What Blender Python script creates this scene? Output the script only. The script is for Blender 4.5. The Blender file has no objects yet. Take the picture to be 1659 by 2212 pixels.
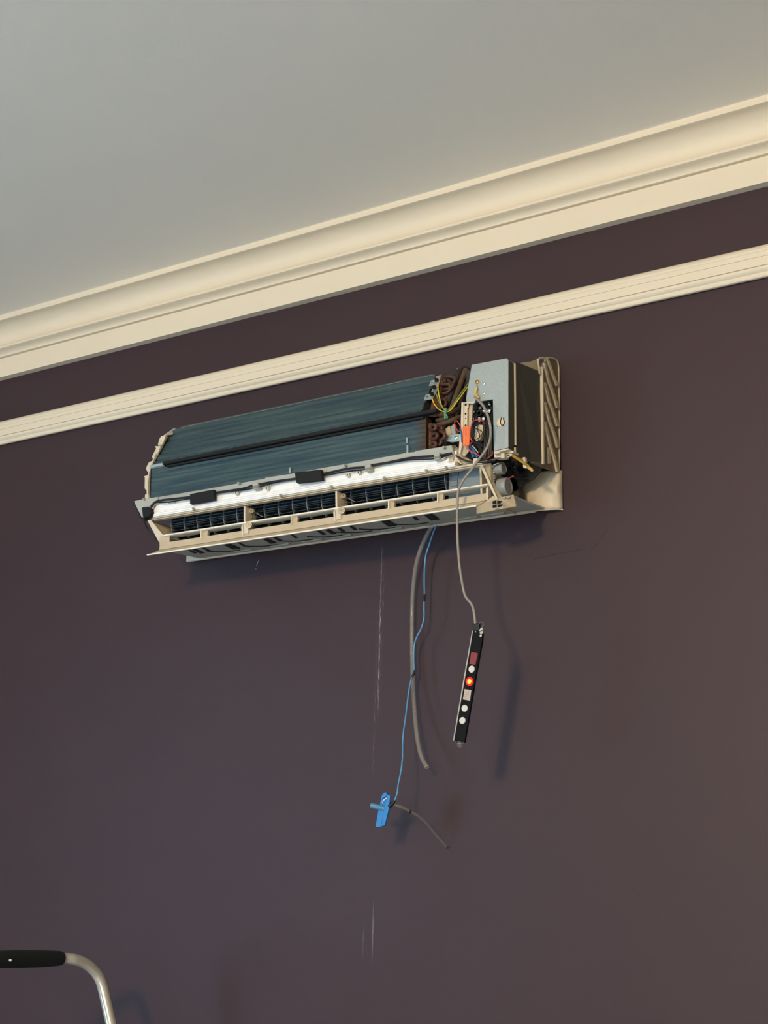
import bpy, bmesh, math, random
from mathutils import Vector, Matrix
random.seed(4)
SC = bpy.context.scene
COL = SC.collection

# ------------------------------------------------------------------ camera
F_PX, CX, CY = 3067.0, 829.5, 1106.0
RX = Vector((0.840514, -0.128373, -0.526362))     # world x, y, z axes seen from the camera (x right, y down, z forward)
RY = Vector((0.541286, 0.240869, 0.805600))
RZ = Vector((0.023367, -0.962031, 0.271940))
CAM = Vector((0.0, -2.4, 1.45))
cd = bpy.data.cameras.new('camera')
cam = bpy.data.objects.new('camera', cd)
COL.objects.link(cam)
cd.sensor_fit = 'HORIZONTAL'; cd.sensor_width = 36.0
cd.lens = F_PX / 1659.0 * 36.0
cd.clip_start = 0.05; cd.clip_end = 60
cam.matrix_world = Matrix(((RX[0], -RX[1], -RX[2], CAM[0]),
                           (RY[0], -RY[1], -RY[2], CAM[1]),
                           (RZ[0], -RZ[1], -RZ[2], CAM[2]),
                           (0, 0, 0, 1)))
SC.camera = cam

# ------------------------------------------------------------------ light and exposure
SC.view_settings.view_transform = 'Standard'
SC.view_settings.look = 'None'
SC.view_settings.gamma = 1.0
SC.view_settings.use_curve_mapping = False
SC.view_settings.exposure = 0.0
w = bpy.data.worlds.new('room_world'); SC.world = w; w.use_nodes = True
w.node_tree.nodes['Background'].inputs['Color'].default_value = (0.62, 0.75, 0.95, 1)
w.node_tree.nodes['Background'].inputs['Strength'].default_value = 1.2

def lamp(name, kind, loc, power, color, **kw):
    l = bpy.data.lights.new(name, kind); l.energy = power; l.color = color
    for k, v in kw.items(): setattr(l, k, v)
    o = bpy.data.objects.new(name, l); o.location = loc; COL.objects.link(o)
    return o
# warm ceiling fixture in the middle of the room, behind the viewer
lamp('ceiling_lamp', 'POINT', (-0.6, -4.8, 2.73), 402, (1.0, 0.745, 0.43), shadow_soft_size=0.21)
# daylight through the window in the left wall and an added fill light opposite the air conditioner
wl = lamp('window_daylight', 'AREA', (-4.17, -3.1, 1.60), 58, (0.33, 0.63, 1.0), shape='RECTANGLE', size=1.4, size_y=1.1)
wl.rotation_euler = (0, math.radians(-90), 0)
wd = lamp('front_fill_light', 'AREA', (-0.9, -6.52, 1.55), 74, (0.33, 0.63, 1.0), shape='RECTANGLE', size=2.6, size_y=1.6)
wd.rotation_euler = (math.radians(90), 0, 0)

# ------------------------------------------------------------------ helpers
def srgb(c):
    return tuple((v/255/12.92 if v/255 <= 0.04045 else ((v/255+0.055)/1.055)**2.4) for v in c)

def mat(name, c, rough=0.5, metal=0.0, var=0.0, vscale=30.0, bump=0.0, bscale=200.0, spec=0.5, emit=None, estr=0.0, trans=0.0, alpha=1.0, stretch=None, ior=1.45):
    m = bpy.data.materials.new(name); m.use_nodes = True
    nt = m.node_tree; b = nt.nodes['Principled BSDF']
    lin = srgb(c)
    b.inputs['Base Color'].default_value = (*lin, 1)
    b.inputs['Roughness'].default_value = rough
    b.inputs['Metallic'].default_value = metal
    b.inputs['Specular IOR Level'].default_value = spec
    b.inputs['IOR'].default_value = ior
    b.inputs['Transmission Weight'].default_value = trans
    b.inputs['Alpha'].default_value = alpha
    if emit:
        b.inputs['Emission Color'].default_value = (*srgb(emit), 1)
        b.inputs['Emission Strength'].default_value = estr
    if var or bump:
        tc = nt.nodes.new('ShaderNodeTexCoord'); mp = nt.nodes.new('ShaderNodeMapping')
        nt.links.new(tc.outputs['Object'], mp.inputs['Vector'])
        if stretch: mp.inputs['Scale'].default_value = stretch
    if var:
        n = nt.nodes.new('ShaderNodeTexNoise'); n.inputs['Scale'].default_value = vscale; n.inputs['Detail'].default_value = 5
        nt.links.new(mp.outputs['Vector'], n.inputs['Vector'])
        mx = nt.nodes.new('ShaderNodeMix'); mx.data_type = 'RGBA'
        mx.inputs['A'].default_value = (*[v*(1-var) for v in lin], 1)
        mx.inputs['B'].default_value = (*[min(1, v*(1+var)) for v in lin], 1)
        cr = nt.nodes.new('ShaderNodeMapRange'); cr.inputs['From Min'].default_value = 0.3; cr.inputs['From Max'].default_value = 0.7
        nt.links.new(n.outputs['Fac'], cr.inputs['Value'])
        nt.links.new(cr.outputs['Result'], mx.inputs['Factor'])
        nt.links.new(mx.outputs['Result'], b.inputs['Base Color'])
    if bump:
        n2 = nt.nodes.new('ShaderNodeTexNoise'); n2.inputs['Scale'].default_value = bscale; n2.inputs['Detail'].default_value = 3
        nt.links.new(mp.outputs['Vector'], n2.inputs['Vector'])
        bp = nt.nodes.new('ShaderNodeBump'); bp.inputs['Strength'].default_value = bump; bp.inputs['Distance'].default_value = 0.002
        nt.links.new(n2.outputs['Fac'], bp.inputs['Height'])
        nt.links.new(bp.outputs['Normal'], b.inputs['Normal'])
    return m

def at(px, py, d):
    """point of the plane d metres in front of the wall that the photograph shows at (px, py)"""
    v = Vector((px-CX, py-CY, F_PX))
    r = Vector((RX.dot(v), RY.dot(v), RZ.dot(v)))
    return CAM + r * ((-d - CAM.y) / r.y)
def zat(px, py, d): return at(px, py, d).z
def xat(px, py, d): return at(px, py, d).x

class MB:
    """collects shapes into one mesh"""
    def __init__(s): s.bm = bmesh.new()
    def box(s, a, b):
        x0, x1 = sorted((a[0], b[0])); y0, y1 = sorted((a[1], b[1])); z0, z1 = sorted((a[2], b[2]))
        v = [s.bm.verts.new(p) for p in ((x0,y0,z0),(x1,y0,z0),(x1,y1,z0),(x0,y1,z0),(x0,y0,z1),(x1,y0,z1),(x1,y1,z1),(x0,y1,z1))]
        for f in ((3,2,1,0),(4,5,6,7),(0,1,5,4),(1,2,6,5),(2,3,7,6),(3,0,4,7)): s.bm.faces.new([v[i] for i in f])
        return s
    def prism(s, pts, off):
        a = [s.bm.verts.new(p) for p in pts]; b = [s.bm.verts.new(Vector(p)+Vector(off)) for p in pts]
        n = len(a)
        s.bm.faces.new(a); s.bm.faces.new(b[::-1])
        for i in range(n): s.bm.faces.new((a[i], b[i], b[(i+1) % n], a[(i+1) % n]))
        return s
    def plate(s, px, d, t):
        """polygon read at depth d, thickness t towards the wall"""
        return s.prism([at(x, y, d) for x, y in px], (0, t, 0))
    def sheet(s, pxd, t):
        return s.prism([at(x, y, d) for x, y, d in pxd], (0, t, 0))
    def ex(s, prof, x0, x1):
        """closed (depth, z) profile run along the wall"""
        return s.prism([(x0, -d, z) for d, z in prof], (x1-x0, 0, 0))
    def tube(s, pts, r, seg=10, smooth=6, caps=True, radii=None):
        P = [Vector(p) for p in pts]; Rr = list(radii) if radii else [r]*len(P)
        if smooth > 1 and len(P) > 2:
            Q = []; RR = []
            for i in range(len(P)-1):
                p0 = P[max(i-1, 0)]; p1 = P[i]; p2 = P[i+1]; p3 = P[min(i+2, len(P)-1)]
                for k in range(smooth):
                    t = k/smooth
                    Q.append(0.5*((2*p1)+(p2-p0)*t+(2*p0-5*p1+4*p2-p3)*t*t+(3*p1-p0-3*p2+p3)*t**3)); RR.append(Rr[i]*(1-t)+Rr[i+1]*t)
            Q.append(P[-1]); RR.append(Rr[-1]); P, Rr = Q, RR
        rings = []; up = None
        for i, p in enumerate(P):
            t = (P[min(i+1, len(P)-1)]-P[max(i-1, 0)]).normalized()
            if up is None: up = t.orthogonal().normalized()
            up = (up - t*up.dot(t)).normalized(); sd = t.cross(up)
            rings.append([s.bm.verts.new(p+(up*math.cos(a)+sd*math.sin(a))*Rr[i]) for a in [2*math.pi*k/seg for k in range(seg)]])
        for a, b in zip(rings, rings[1:]):
            for k in range(seg): s.bm.faces.new((a[k], a[(k+1) % seg], b[(k+1) % seg], b[k]))
        if caps: s.bm.faces.new(rings[0][::-1]); s.bm.faces.new(rings[-1])
        return s
    def lathe(s, c, axis, prof, seg=24):
        """prof: (distance along axis, radius)"""
        c = Vector(c); ax = Vector(axis).normalized(); u = ax.orthogonal().normalized(); v = ax.cross(u)
        rings = [[s.bm.verts.new(c+ax*h+(u*math.cos(a)+v*math.sin(a))*max(r, 1e-5)) for a in [2*math.pi*k/seg for k in range(seg)]] for h, r in prof]
        for a, b in zip(rings, rings[1:]):
            for k in range(seg): s.bm.faces.new((a[k], a[(k+1) % seg], b[(k+1) % seg], b[k]))
        s.bm.faces.new(rings[0][::-1]); s.bm.faces.new(rings[-1])
        return s
    def ball(s, c, r, sc=(1, 1, 1)):
        bmesh.ops.create_uvsphere(s.bm, u_segments=14, v_segments=8, radius=r, matrix=Matrix.Translation(c) @ Matrix.Diagonal((*sc, 1)))
        return s
    def build(s, name, m, parent=None, bevel=0.0, smooth=False, label=None, **props):
        bm = s.bm
        bmesh.ops.recalc_face_normals(bm, faces=bm.faces)
        org = Vector((0, 0, 0))
        if parent is not None: org = ORG.get(parent.name, Vector((0, 0, 0)))
        for v in bm.verts: v.co -= org
        me = bpy.data.meshes.new(name); bm.to_mesh(me); bm.free()
        me.materials.append(m)
        if smooth:
            me.shade_smooth()
            me.set_sharp_from_angle(angle=math.radians(38))
        o = bpy.data.objects.new(name, me); COL.objects.link(o)
        if parent is not None:
            o.parent = parent; ORG[o.name] = org
        if bevel:
            bv = o.modifiers.new('bevel', 'BEVEL'); bv.width = bevel; bv.segments = 2; bv.limit_method = 'ANGLE'; bv.angle_limit = math.radians(40)
        if label: o['label'] = label
        for k, v in props.items(): o[k] = v
        return o
ORG = {}
def thing(name, loc, label, cat):
    o = bpy.data.objects.new(name, None); o.location = loc; o.empty_display_size = 0.05; COL.objects.link(o)
    o['label'] = label; o['category'] = cat; ORG[o.name] = Vector(loc)
    return o

# ------------------------------------------------------------------ materials
def wall_material():
    m = mat('plum_wall_paint', (60, 44, 47), rough=0.50, var=0.035, vscale=2.2, bump=0.12, bscale=420, spec=0.35)
    nt = m.node_tree; b = nt.nodes['Principled BSDF']
    src = b.inputs['Base Color'].links[0].from_socket
    tc = nt.nodes.new('ShaderNodeTexCoord'); sp = nt.nodes.new('ShaderNodeSeparateXYZ')
    nt.links.new(tc.outputs['Object'], sp.inputs['Vector'])
    nz = nt.nodes.new('ShaderNodeTexNoise'); nz.inputs['Scale'].default_value = 1.0; nz.inputs['Detail'].default_value = 4
    mp = nt.nodes.new('ShaderNodeMapping'); mp.inputs['Scale'].default_value = (900, 1, 55)
    nt.links.new(tc.outputs['Object'], mp.inputs['Vector']); nt.links.new(mp.outputs['Vector'], nz.inputs['Vector'])
    def M(op, a, bb=None):
        n = nt.nodes.new('ShaderNodeMath'); n.operation = op
        for i, q in enumerate((a, bb)):
            if q is None: continue
            if isinstance(q, (int, float)): n.inputs[i].default_value = q
            else: nt.links.new(q, n.inputs[i])
        return n.outputs[0]
    def band(x0, hw, za, zb, soft, lo, hi, amt):
        dx = M('ABSOLUTE', M('SUBTRACT', sp.outputs['X'], x0))
        mr = nt.nodes.new('ShaderNodeMapRange'); mr.inputs[1].default_value = hw; mr.inputs[2].default_value = hw*0.35; nt.links.new(dx, mr.inputs[0])
        m1 = nt.nodes.new('ShaderNodeMapRange'); m1.inputs[1].default_value = za; m1.inputs[2].default_value = za+soft; nt.links.new(sp.outputs['Z'], m1.inputs[0])
        m2 = nt.nodes.new('ShaderNodeMapRange'); m2.inputs[1].default_value = zb; m2.inputs[2].default_value = zb-soft; nt.links.new(sp.outputs['Z'], m2.inputs[0])
        m3 = nt.nodes.new('ShaderNodeMapRange'); m3.inputs[1].default_value = lo; m3.inputs[2].default_value = hi; nt.links.new(nz.outputs['Fac'], m3.inputs[0])
        return M('MULTIPLY', M('MULTIPLY', M('MULTIPLY', mr.outputs[0], m1.outputs[0]), M('MULTIPLY', m2.outputs[0], m3.outputs[0])), amt)
    tot = band(-1.5712, 0.0019, 1.83, 2.20, 0.06, 0.44, 0.60, 0.50)
    for a in ((-1.5650, 0.0022, 2.03, 2.16, 0.03, 0.50, 0.66, 0.22), (-1.5705, 0.0016, 1.352, 1.478, 0.05, 0.30, 0.5, 0.22),
              (-1.5925, 0.0016, 1.36, 1.43, 0.03, 0.35, 0.55, 0.10), (-1.5790, 0.0030, 1.70, 1.90, 0.04, 0.5, 0.72, 0.16),
              (-1.572, 0.012, 1.80, 2.10, 0.12, 0.45, 0.75, 0.07)):
        tot = M('ADD', tot, band(*a))
    mx = nt.nodes.new('ShaderNodeMix'); mx.data_type = 'RGBA'
    mx.inputs['B'].default_value = (*srgb((205, 196, 196)), 1)
    nt.links.new(src, mx.inputs['A']); nt.links.new(tot, mx.inputs['Factor']); nt.links.new(mx.outputs['Result'], b.inputs['Base Color'])
    return m
M_WALL = wall_material()
M_CEIL = mat('ceiling_paint', (249, 242, 227), 0.8, var=0.012, vscale=3, bump=0.08, bscale=300, spec=0.2)
M_TRIM = mat('cream_trim_paint', (230, 217, 192), 0.5, var=0.015, vscale=6, spec=0.35)
M_FLOOR = mat('grey_floor', (172, 180, 188), 0.5, var=0.15, vscale=8)
M_PLAIN = mat('pale_wall_paint', (138, 145, 150), 0.7)
M_CREAM = mat('cream_plastic', (212, 198, 172), 0.42, var=0.03, vscale=40)
M_CREAMB = mat('highlight_cream_plastic', (240, 232, 212), 0.4, var=0.02, vscale=40)  # lightened cream: edge highlights put into the colour
M_TAN = mat('shaded_cream_plastic', (196, 179, 150), 0.5, var=0.05, vscale=50)  # darkened cream: outlet shade put into the colour so the edges stand out
M_CREAM2 = mat('aged_cream_plastic', (196, 180, 150), 0.5, var=0.06, vscale=60)
M_GREYP = mat('grey_plastic', (172, 172, 162), 0.5, var=0.03, vscale=50)
M_WHITE = mat('white_foam', (252, 251, 247), 0.6, var=0.015, vscale=90)
M_DARKP = mat('scroll_plastic', (128, 138, 142), 0.5, var=0.08, vscale=30)
M_FAN = mat('fan_blade_plastic', (30, 37, 41), 0.45, var=0.25, vscale=60)
M_FANRING = mat('fan_ring_plastic', (128, 136, 138), 0.5)
M_BLACK = mat('black_foam', (22, 24, 25), 0.85, bump=0.3, bscale=900)
M_BLACKR = mat('black_rubber', (24, 24, 25), 0.5)
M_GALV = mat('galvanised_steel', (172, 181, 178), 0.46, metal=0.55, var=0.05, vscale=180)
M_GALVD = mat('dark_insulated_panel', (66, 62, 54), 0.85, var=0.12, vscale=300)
M_ALU = mat('bright_steel', (190, 196, 192), 0.3, metal=0.9)
M_COPPER = mat('tarnished_copper', (92, 60, 46), 0.55, metal=0.4, var=0.55, vscale=120)
M_RUST = mat('rusted_plate', (96, 56, 30), 0.85, var=0.45, vscale=160)
M_INSUL = mat('brown_pipe_wrap', (92, 72, 54), 0.8, var=0.2, vscale=120)
M_INSULD = mat('dark_pipe_wrap', (44, 36, 34), 0.7, var=0.2, vscale=120)
M_YELLOW = mat('yellow_wire', (232, 196, 50), 0.45)
M_GREEN = mat('green_wire', (112, 142, 84), 0.45)
M_TIE = mat('green_tape', (96, 150, 116), 0.5)
M_RED = mat('red_wire', (204, 58, 62), 0.4)
M_BLUE = mat('blue_wire', (88, 142, 186), 0.4)
M_BLUED = mat('deep_blue_wire', (46, 100, 142), 0.45)
M_TAGB = mat('blue_plastic', (42, 124, 190), 0.35)
M_TAGT = mat('blue_translucent_plastic', (96, 160, 200), 0.3, trans=0.25)
M_ORANGE = mat('orange_label', (232, 112, 54), 0.55, var=0.05, vscale=200)
M_CABLE = mat('grey_cable_sheath', (146, 138, 128), 0.45)
M_SILV = mat('screw_metal', (205, 205, 200), 0.22, metal=1.0)
M_BRASS = mat('brass_screw', (188, 138, 76), 0.3, metal=0.9)
M_MOTOR = mat('motor_grey', (160, 164, 162), 0.45, metal=0.3)
M_MOTORF = mat('motor_end_print', (142, 134, 126), 0.55, var=0.2, vscale=260)
M_HOLE = mat('hole_black', (10, 10, 10), 0.9)
M_TUBE = mat('ladder_tube_paint', (206, 200, 186), 0.22, metal=0.5, var=0.03, vscale=60)
M_GRIP = mat('black_foam_grip', (20, 25, 25), 0.7, bump=0.2, bscale=700)
M_STRIP = mat('black_strip_case', (14, 15, 15), 0.75, spec=0.2)
M_DOT = mat('white_button', (214, 208, 198), 0.5)
M_REDLAB = mat('red_sticker', (130, 44, 46), 0.5, var=0.1, vscale=500)
M_LABEL = mat('beige_label', (188, 174, 156), 0.6, var=0.06, vscale=700)
M_LED = mat('lit_red_led', (200, 20, 16), 0.3, emit=(255, 26, 18), estr=2.4)
M_LEDC = mat('led_core', (255, 190, 60), 0.3, emit=(255, 150, 36), estr=2.6)
M_CLEAR = mat('clear_plastic', (235, 232, 226), 0.12, trans=0.9, alpha=0.5)
M_HOSE = mat('clear_vinyl_hose', (188, 180, 166), 0.14, trans=0.3, alpha=0.24)
M_ROD = mat('clear_thin_rod', (170, 160, 140), 0.2, trans=0.5, alpha=0.34)
M_PAPER = mat('pale_connector', (206, 190, 156), 0.6, var=0.1, vscale=200)
M_PRINT = mat('pale_print', (244, 176, 132), 0.6)
M_PRINTG = mat('grey_print', (150, 138, 124), 0.6)
M_FLECK = mat('white_paint_fleck', (220, 216, 210), 0.6)
M_CRACK = M_WALL

def coil_material():
    m = mat('coated_coil_fins', (76, 100, 106), rough=0.55, metal=0.15, spec=0.4)
    nt = m.node_tree; b = nt.nodes['Principled BSDF']
    tc = nt.nodes.new('ShaderNodeTexCoord'); mp = nt.nodes.new('ShaderNodeMapping'); mp.inputs['Scale'].default_value = (6, 90, 150)
    nt.links.new(tc.outputs['Object'], mp.inputs['Vector'])
    n = nt.nodes.new('ShaderNodeTexNoise'); n.inputs['Scale'].default_value = 1.0; n.inputs['Detail'].default_value = 4
    nt.links.new(mp.outputs['Vector'], n.inputs['Vector'])
    r = nt.nodes.new('ShaderNodeValToRGB'); e = r.color_ramp.elements
    e[0].position = 0.32; e[0].color = (*srgb((42, 64, 74)), 1); e[1].position = 0.72; e[1].color = (*srgb((74, 94, 94)), 1)
    nt.links.new(n.outputs['Fac'], r.inputs['Fac'])
    # rust creeping in from the pipe end
    sp = nt.nodes.new('ShaderNodeSeparateXYZ'); nt.links.new(tc.outputs['Object'], sp.inputs['Vector'])
    n2 = nt.nodes.new('ShaderNodeTexNoise'); n2.inputs['Scale'].default_value = 60; n2.inputs['Detail'].default_value = 5
    nt.links.new(tc.outputs['Object'], n2.inputs['Vector'])
    ad = nt.nodes.new('ShaderNodeMath'); ad.operation = 'MULTIPLY_ADD'; nt.links.new(n2.outputs['Fac'], ad.inputs[0]); ad.inputs[1].default_value = 0.03
    nt.links.new(sp.outputs['X'], ad.inputs[2])
    mr = nt.nodes.new('ShaderNodeMapRange'); mr.inputs[1].default_value = 0.248; mr.inputs[2].default_value = 0.272
    nt.links.new(ad.outputs[0], mr.inputs[0])
    mx = nt.nodes.new('ShaderNodeMix'); mx.data_type = 'RGBA'; mx.inputs['B'].default_value = (*srgb((74, 56, 38)), 1)
    nt.links.new(r.outputs['Color'], mx.inputs['A']); nt.links.new(mr.outputs[0], mx.inputs['Factor'])
    nt.links.new(mx.outputs['Result'], b.inputs['Base Color'])
    wv = nt.nodes.new('ShaderNodeTexWave'); wv.bands_direction = 'X'; wv.inputs['Scale'].default_value = 230; nt.links.new(tc.outputs['Object'], wv.inputs['Vector'])
    bp = nt.nodes.new('ShaderNodeBump'); bp.inputs['Strength'].default_value = 0.25; bp.inputs['Distance'].default_value = 0.001
    nt.links.new(wv.outputs['Color'], bp.inputs['Height']); nt.links.new(bp.outputs['Normal'], b.inputs['Normal'])
    return m
M_COIL = coil_material()

# ------------------------------------------------------------------ the room
XL, XR, YF, ZC = -4.25, 2.4, -6.6, zat(0, 681.5, .086)
S = dict(kind='structure')
wall = MB().box((XL-.15, 0, 0), (XR+.15, .15, ZC+.2)).build('wall_back', M_WALL, **S)
MB().box((XL-.15, YF-.15, -.1), (XR+.15, .15, 0)).build('floor', M_FLOOR, **S)
MB().box((XL-.15, YF-.15, ZC), (XR+.15, 0, ZC+.2)).build('ceiling', M_CEIL, **S)
MB().box((XR, YF, 0), (XR+.15, 0, ZC)).build('wall_right', M_PLAIN, **S)
fw = MB(); VX0, VX1, VZ0, VZ1 = -2.25, 0.45, .70, 2.40
fw.box((XL-.15, YF-.15, 0), (VX0, YF, ZC)); fw.box((VX1, YF-.15, 0), (XR+.15, YF, ZC))
fw.box((VX0, YF-.15, 0), (VX1, YF, VZ0)); fw.box((VX0, YF-.15, VZ1), (VX1, YF, ZC))
fw.build('wall_front', M_PLAIN, **S)
wg = MB()
for a, b in (((VX0, VZ0), (VX0+.05, VZ1)), ((VX1-.05, VZ0), (VX1, VZ1)), ((VX0, VZ0), (VX1, VZ0+.05)), ((VX0, VZ1-.05), (VX1, VZ1))):
    wg.box((a[0], YF-.11, a[1]), (b[0], YF-.04, b[1]))
wg.build('added_window', M_TRIM, **S)  # added window frame, invented to go with the front fill light
lw = MB(); WY0, WY1, WZ0, WZ1 = -3.65, -2.55, 0.9, 2.3
lw.box((XL-.15, WY1, 0), (XL, 0, ZC)); lw.box((XL-.15, YF, 0), (XL, WY0, ZC))
lw.box((XL-.15, WY0, 0), (XL, WY1, WZ0)); lw.box((XL-.15, WY0, WZ1), (XL, WY1, ZC))
lw.build('wall_left', M_PLAIN, **S)
wf = MB(); t = 0.05
for a, b in (((WY0, WZ0), (WY0+t, WZ1)), ((WY1-t, WZ0), (WY1, WZ1)), ((WY0, WZ0), (WY1, WZ0+t)), ((WY0, WZ1-t), (WY1, WZ1))):
    wf.box((XL-.11, a[0], a[1]), (XL-.04, b[0], b[1]))
wf.build('window_1', M_TRIM, **S)

# crown moulding: (depth, z)
def curve(p, c1, c2, q, n=16):
    return [tuple((1-t)**3*p[i]+3*t*(1-t)**2*c1[i]+3*t*t*(1-t)*c2[i]+t**3*q[i] for i in (0, 1)) for t in [k/n for k in range(n+1)]]
zf = zat(0, 692, .086)
prof = [(-.01, ZC+.003), (.086, ZC+.003), (.086, zf), (.0835, zf-.0004)]
prof += curve((.0800, zf-.0006), (.0500, zf-.0004), (.0270, 2.8800), (.0450, 2.8590), 20)
prof += [(.0480, 2.8576), (.0480, 2.8522), (.0450, 2.8516)]
prof += curve((.0435, 2.8512), (.0330, 2.8510), (.0240, 2.8470), (.0240, 2.8410), 8)
prof += [(.0150, 2.8405), (.0150, 2.8395), (.0185, 2.8385), (.0185, 2.7853), (-.01, 2.7853)]
tr = MB().ex(prof, XL, XR).build('trim_1', M_TRIM, smooth=True, label='cream crown moulding where the ceiling meets the plum wall', **S)
tr.data.set_sharp_from_angle(angle=math.radians(17))
# picture rail
rp = [(-.01, zat(0, 911.1, .005)), (.005, zat(0, 911.1, .005)), (.0125, zat(0, 912.6, .0125)), (.0158, zat(0, 916, .0158)), (.0160, zat(0, 919, .0160)), (.0172, zat(0, 921, .0172)), (.0172, zat(0, 927.8, .0172)), (.0155, zat(0, 928.1, .0165)), (.0155, zat(0, 928.8, .0165)),
      (.0178, zat(0, 929.2, .0178)), (.0178, zat(0, 941.6, .0178)), (.0145, zat(0, 942.0, .0170)), (.0145, zat(0, 943.0, .0170)), (.0178, zat(0, 943.4, .0178)), (.0172, zat(0, 947, .0172)), (.0150, zat(0, 950, .0150)), (.0118, zat(0, 953, .0118)),
      (.0110, zat(0, 955, .0110)), (.0115, zat(0, 957.5, .0115)), (.0100, zat(0, 959.8, .0100)), (.0070, zat(0, 961.4, .0070)), (.0015, zat(0, 961.7, .0015)), (-.01, zat(0, 961.7, .0015))]
MB().ex(rp, XL, XR).build('trim_2', M_TRIM, label='cream ridged picture rail across the plum wall', **S)
# hairline cracks in the wall face
for n, pts in (('hairline_crack', [(1149, 1210), (1160, 1206), (1173, 1204), (1200, 1198), (1233, 1192), (1260, 1185)]),
               ('hairline_crack', [(1275, 1191), (1281, 1184), (1288, 1176), (1297, 1165), (1306, 1152), (1312, 1143)])):
    MB().tube([at(x, y, 0.0) for x, y in pts], .00075, seg=6).build(n, M_CRACK, wall)
MB().tube([at(x, y, 0.0) for x, y in [(560, 1209), (556, 1217), (554, 1223)]], .0007, seg=6).build('scuff_mark', M_GREYP, wall)
MB().tube([at(x, y, 0.0) for x, y in [(553, 1227), (553, 1231)]], .0007, seg=6).build('scuff_mark', M_GREYP, wall)

# ------------------------------------------------------------------ the opened air conditioner
AC = thing('air_conditioner', (-1.62, 0.0, 2.2), 'wall mounted split air conditioner with its cover off, coil and wiring bare', 'air conditioner')
XA, XB = -2.078, -1.155
# back plate on the wall
bp_ = MB()
bp_.ex([(0.001, 2.2135), (.016, 2.2065), (.020, 2.2085), (.020, 2.30), (.030, 2.33), (.030, 2.478), (.001, 2.478)], -2.089, -1.205)
base = bp_.build('back_plate', M_CREAM, AC, bevel=.0015)
# lower right skirt of the back plate: a curved sheet
sk = MB()
N = 12; rows = []
for j in range(N+1):
    t = j/N
    z = 2.2095 + (2.288-2.2095)*t
    d0 = .0185 + .004*math.sin(t*math.pi)
    rows.append([sk.bm.verts.new((x, -d, z)) for i, (x, d) in enumerate(((-1.235, d0+.003), (-1.22, d0+.002), (-1.20, d0), (-1.175, d0-.004), (-1.160, d0-.009), (-1.1535+.001*t*0, .003)))])
for a, b in zip(rows, rows[1:]):
    for k in range(len(a)-1): sk.bm.faces.new((a[k], a[k+1], b[k+1], b[k]))
o = sk.build('back_plate_skirt', M_CREAM, AC, smooth=True)
sm = o.modifiers.new('thick', 'SOLIDIFY'); sm.thickness = .003; sm.offset = -1

MB().tube([(-1.24, -.0265, 2.2098), (-1.20, -.0185, 2.2094), (-1.175, -.0145, 2.2090), (-1.160, -.0098, 2.2086), (-1.1525, -.004, 2.2084)], .0012, seg=8).build('skirt_edge', M_CREAM, AC, smooth=True)
# right side casing with slanting fins: plane x = XB, depth 0..0.075
def yz(px, py, x=XB):
    v = Vector((px-CX, py-CY, F_PX)); r = Vector((RX.dot(v), RY.dot(v), RZ.dot(v)))
    return CAM + r*((x-CAM.x)/r.x)
side = MB().prism([yz(x, y, XB-.004) for x, y in [(1172, 792), (1178, 781), (1187, 774), (1200, 779), (1205.5, 793), (1207.5, 1021), (1150, 1000), (1156, 997), (1175, 1002)]], (-.006, 0, 0)).build('side_casing', mat('shaded_casing_plastic', (124, 110, 84), .6, var=.06, vscale=60), AC, bevel=.001)  # dark olive base colour stands in for shade between the fins
rim = MB()
rim.prism([yz(x, y) for x, y in [(1171.5, 792), (1174.2, 792), (1177.0, 1003), (1174, 1002)]], (-.008, 0, 0))
rim.build('casing_rim', M_CREAM, side, bevel=.0008)
for pts in ([(1183, 773.5), (1189, 789.5), (1196.3, 810.6), (1206, 833.4)],
            [(1177.6, 783.6), (1186.3, 822), (1191.3, 835), (1198.9, 857), (1206, 881.5)],
            [(1177.6, 825.8), (1187.5, 866), (1192.5, 879), (1199.5, 898.4), (1206.4, 921)],
            [(1177.8, 868), (1188.2, 909), (1193, 921), (1200, 941), (1206.6, 967)],
            [(1178.2, 911), (1189, 956), (1194, 972), (1200.5, 993), (1206.6, 1019)]):
    MB().prism([yz(x-2.1, y) for x, y in pts] + [yz(x+2.3, y) for x, y in pts[::-1]], (-.005, 0, 0)).build('fin', M_CREAM2, side, bevel=.0005)
MB().tube([yz(x, y, XB-.003) for x, y in [(1176, 775), (1187, 772.5), (1201, 777), (1206.3, 790), (1207, 830), (1208, 900), (1208.0, 1020)]], .0016, seg=8).build('casing_edge', M_CREAM2, side)
MB().prism([yz(x, y, XB-.004) for x, y in [(1181.5, 967), (1188.5, 966.5), (1189, 1001), (1182.5, 1002)]], (.0012, 0, 0)).build('label_slot', M_CREAM, side, bevel=.0005)
MB().prism([yz(x, y, XB-.004) for x, y in [(1183.3, 971), (1187, 970.6), (1187.4, 996), (1184, 997)]], (.0016, 0, 0)).build('slot_recess', M_CREAM2, side)
# hook at the top of the casing and the cream web behind the control box
hk = MB().tube([yz(x, y, XB-.002) for x, y in [(1165.5, 808), (1164, 792), (1162.8, 776), (1170, 774), (1175, 773.5), (1177.3, 781)]], .0019, seg=6, smooth=2).build('casing_hook', M_CREAM2, AC)
MB().sheet([(1123, 784.5, .150), (1131, 783, .135), (1145, 781.5, .110), (1163, 775, .078), (1166, 800, .074), (1167, 805, .074)], .002).build('top_web', M_CREAM2, AC)

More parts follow.
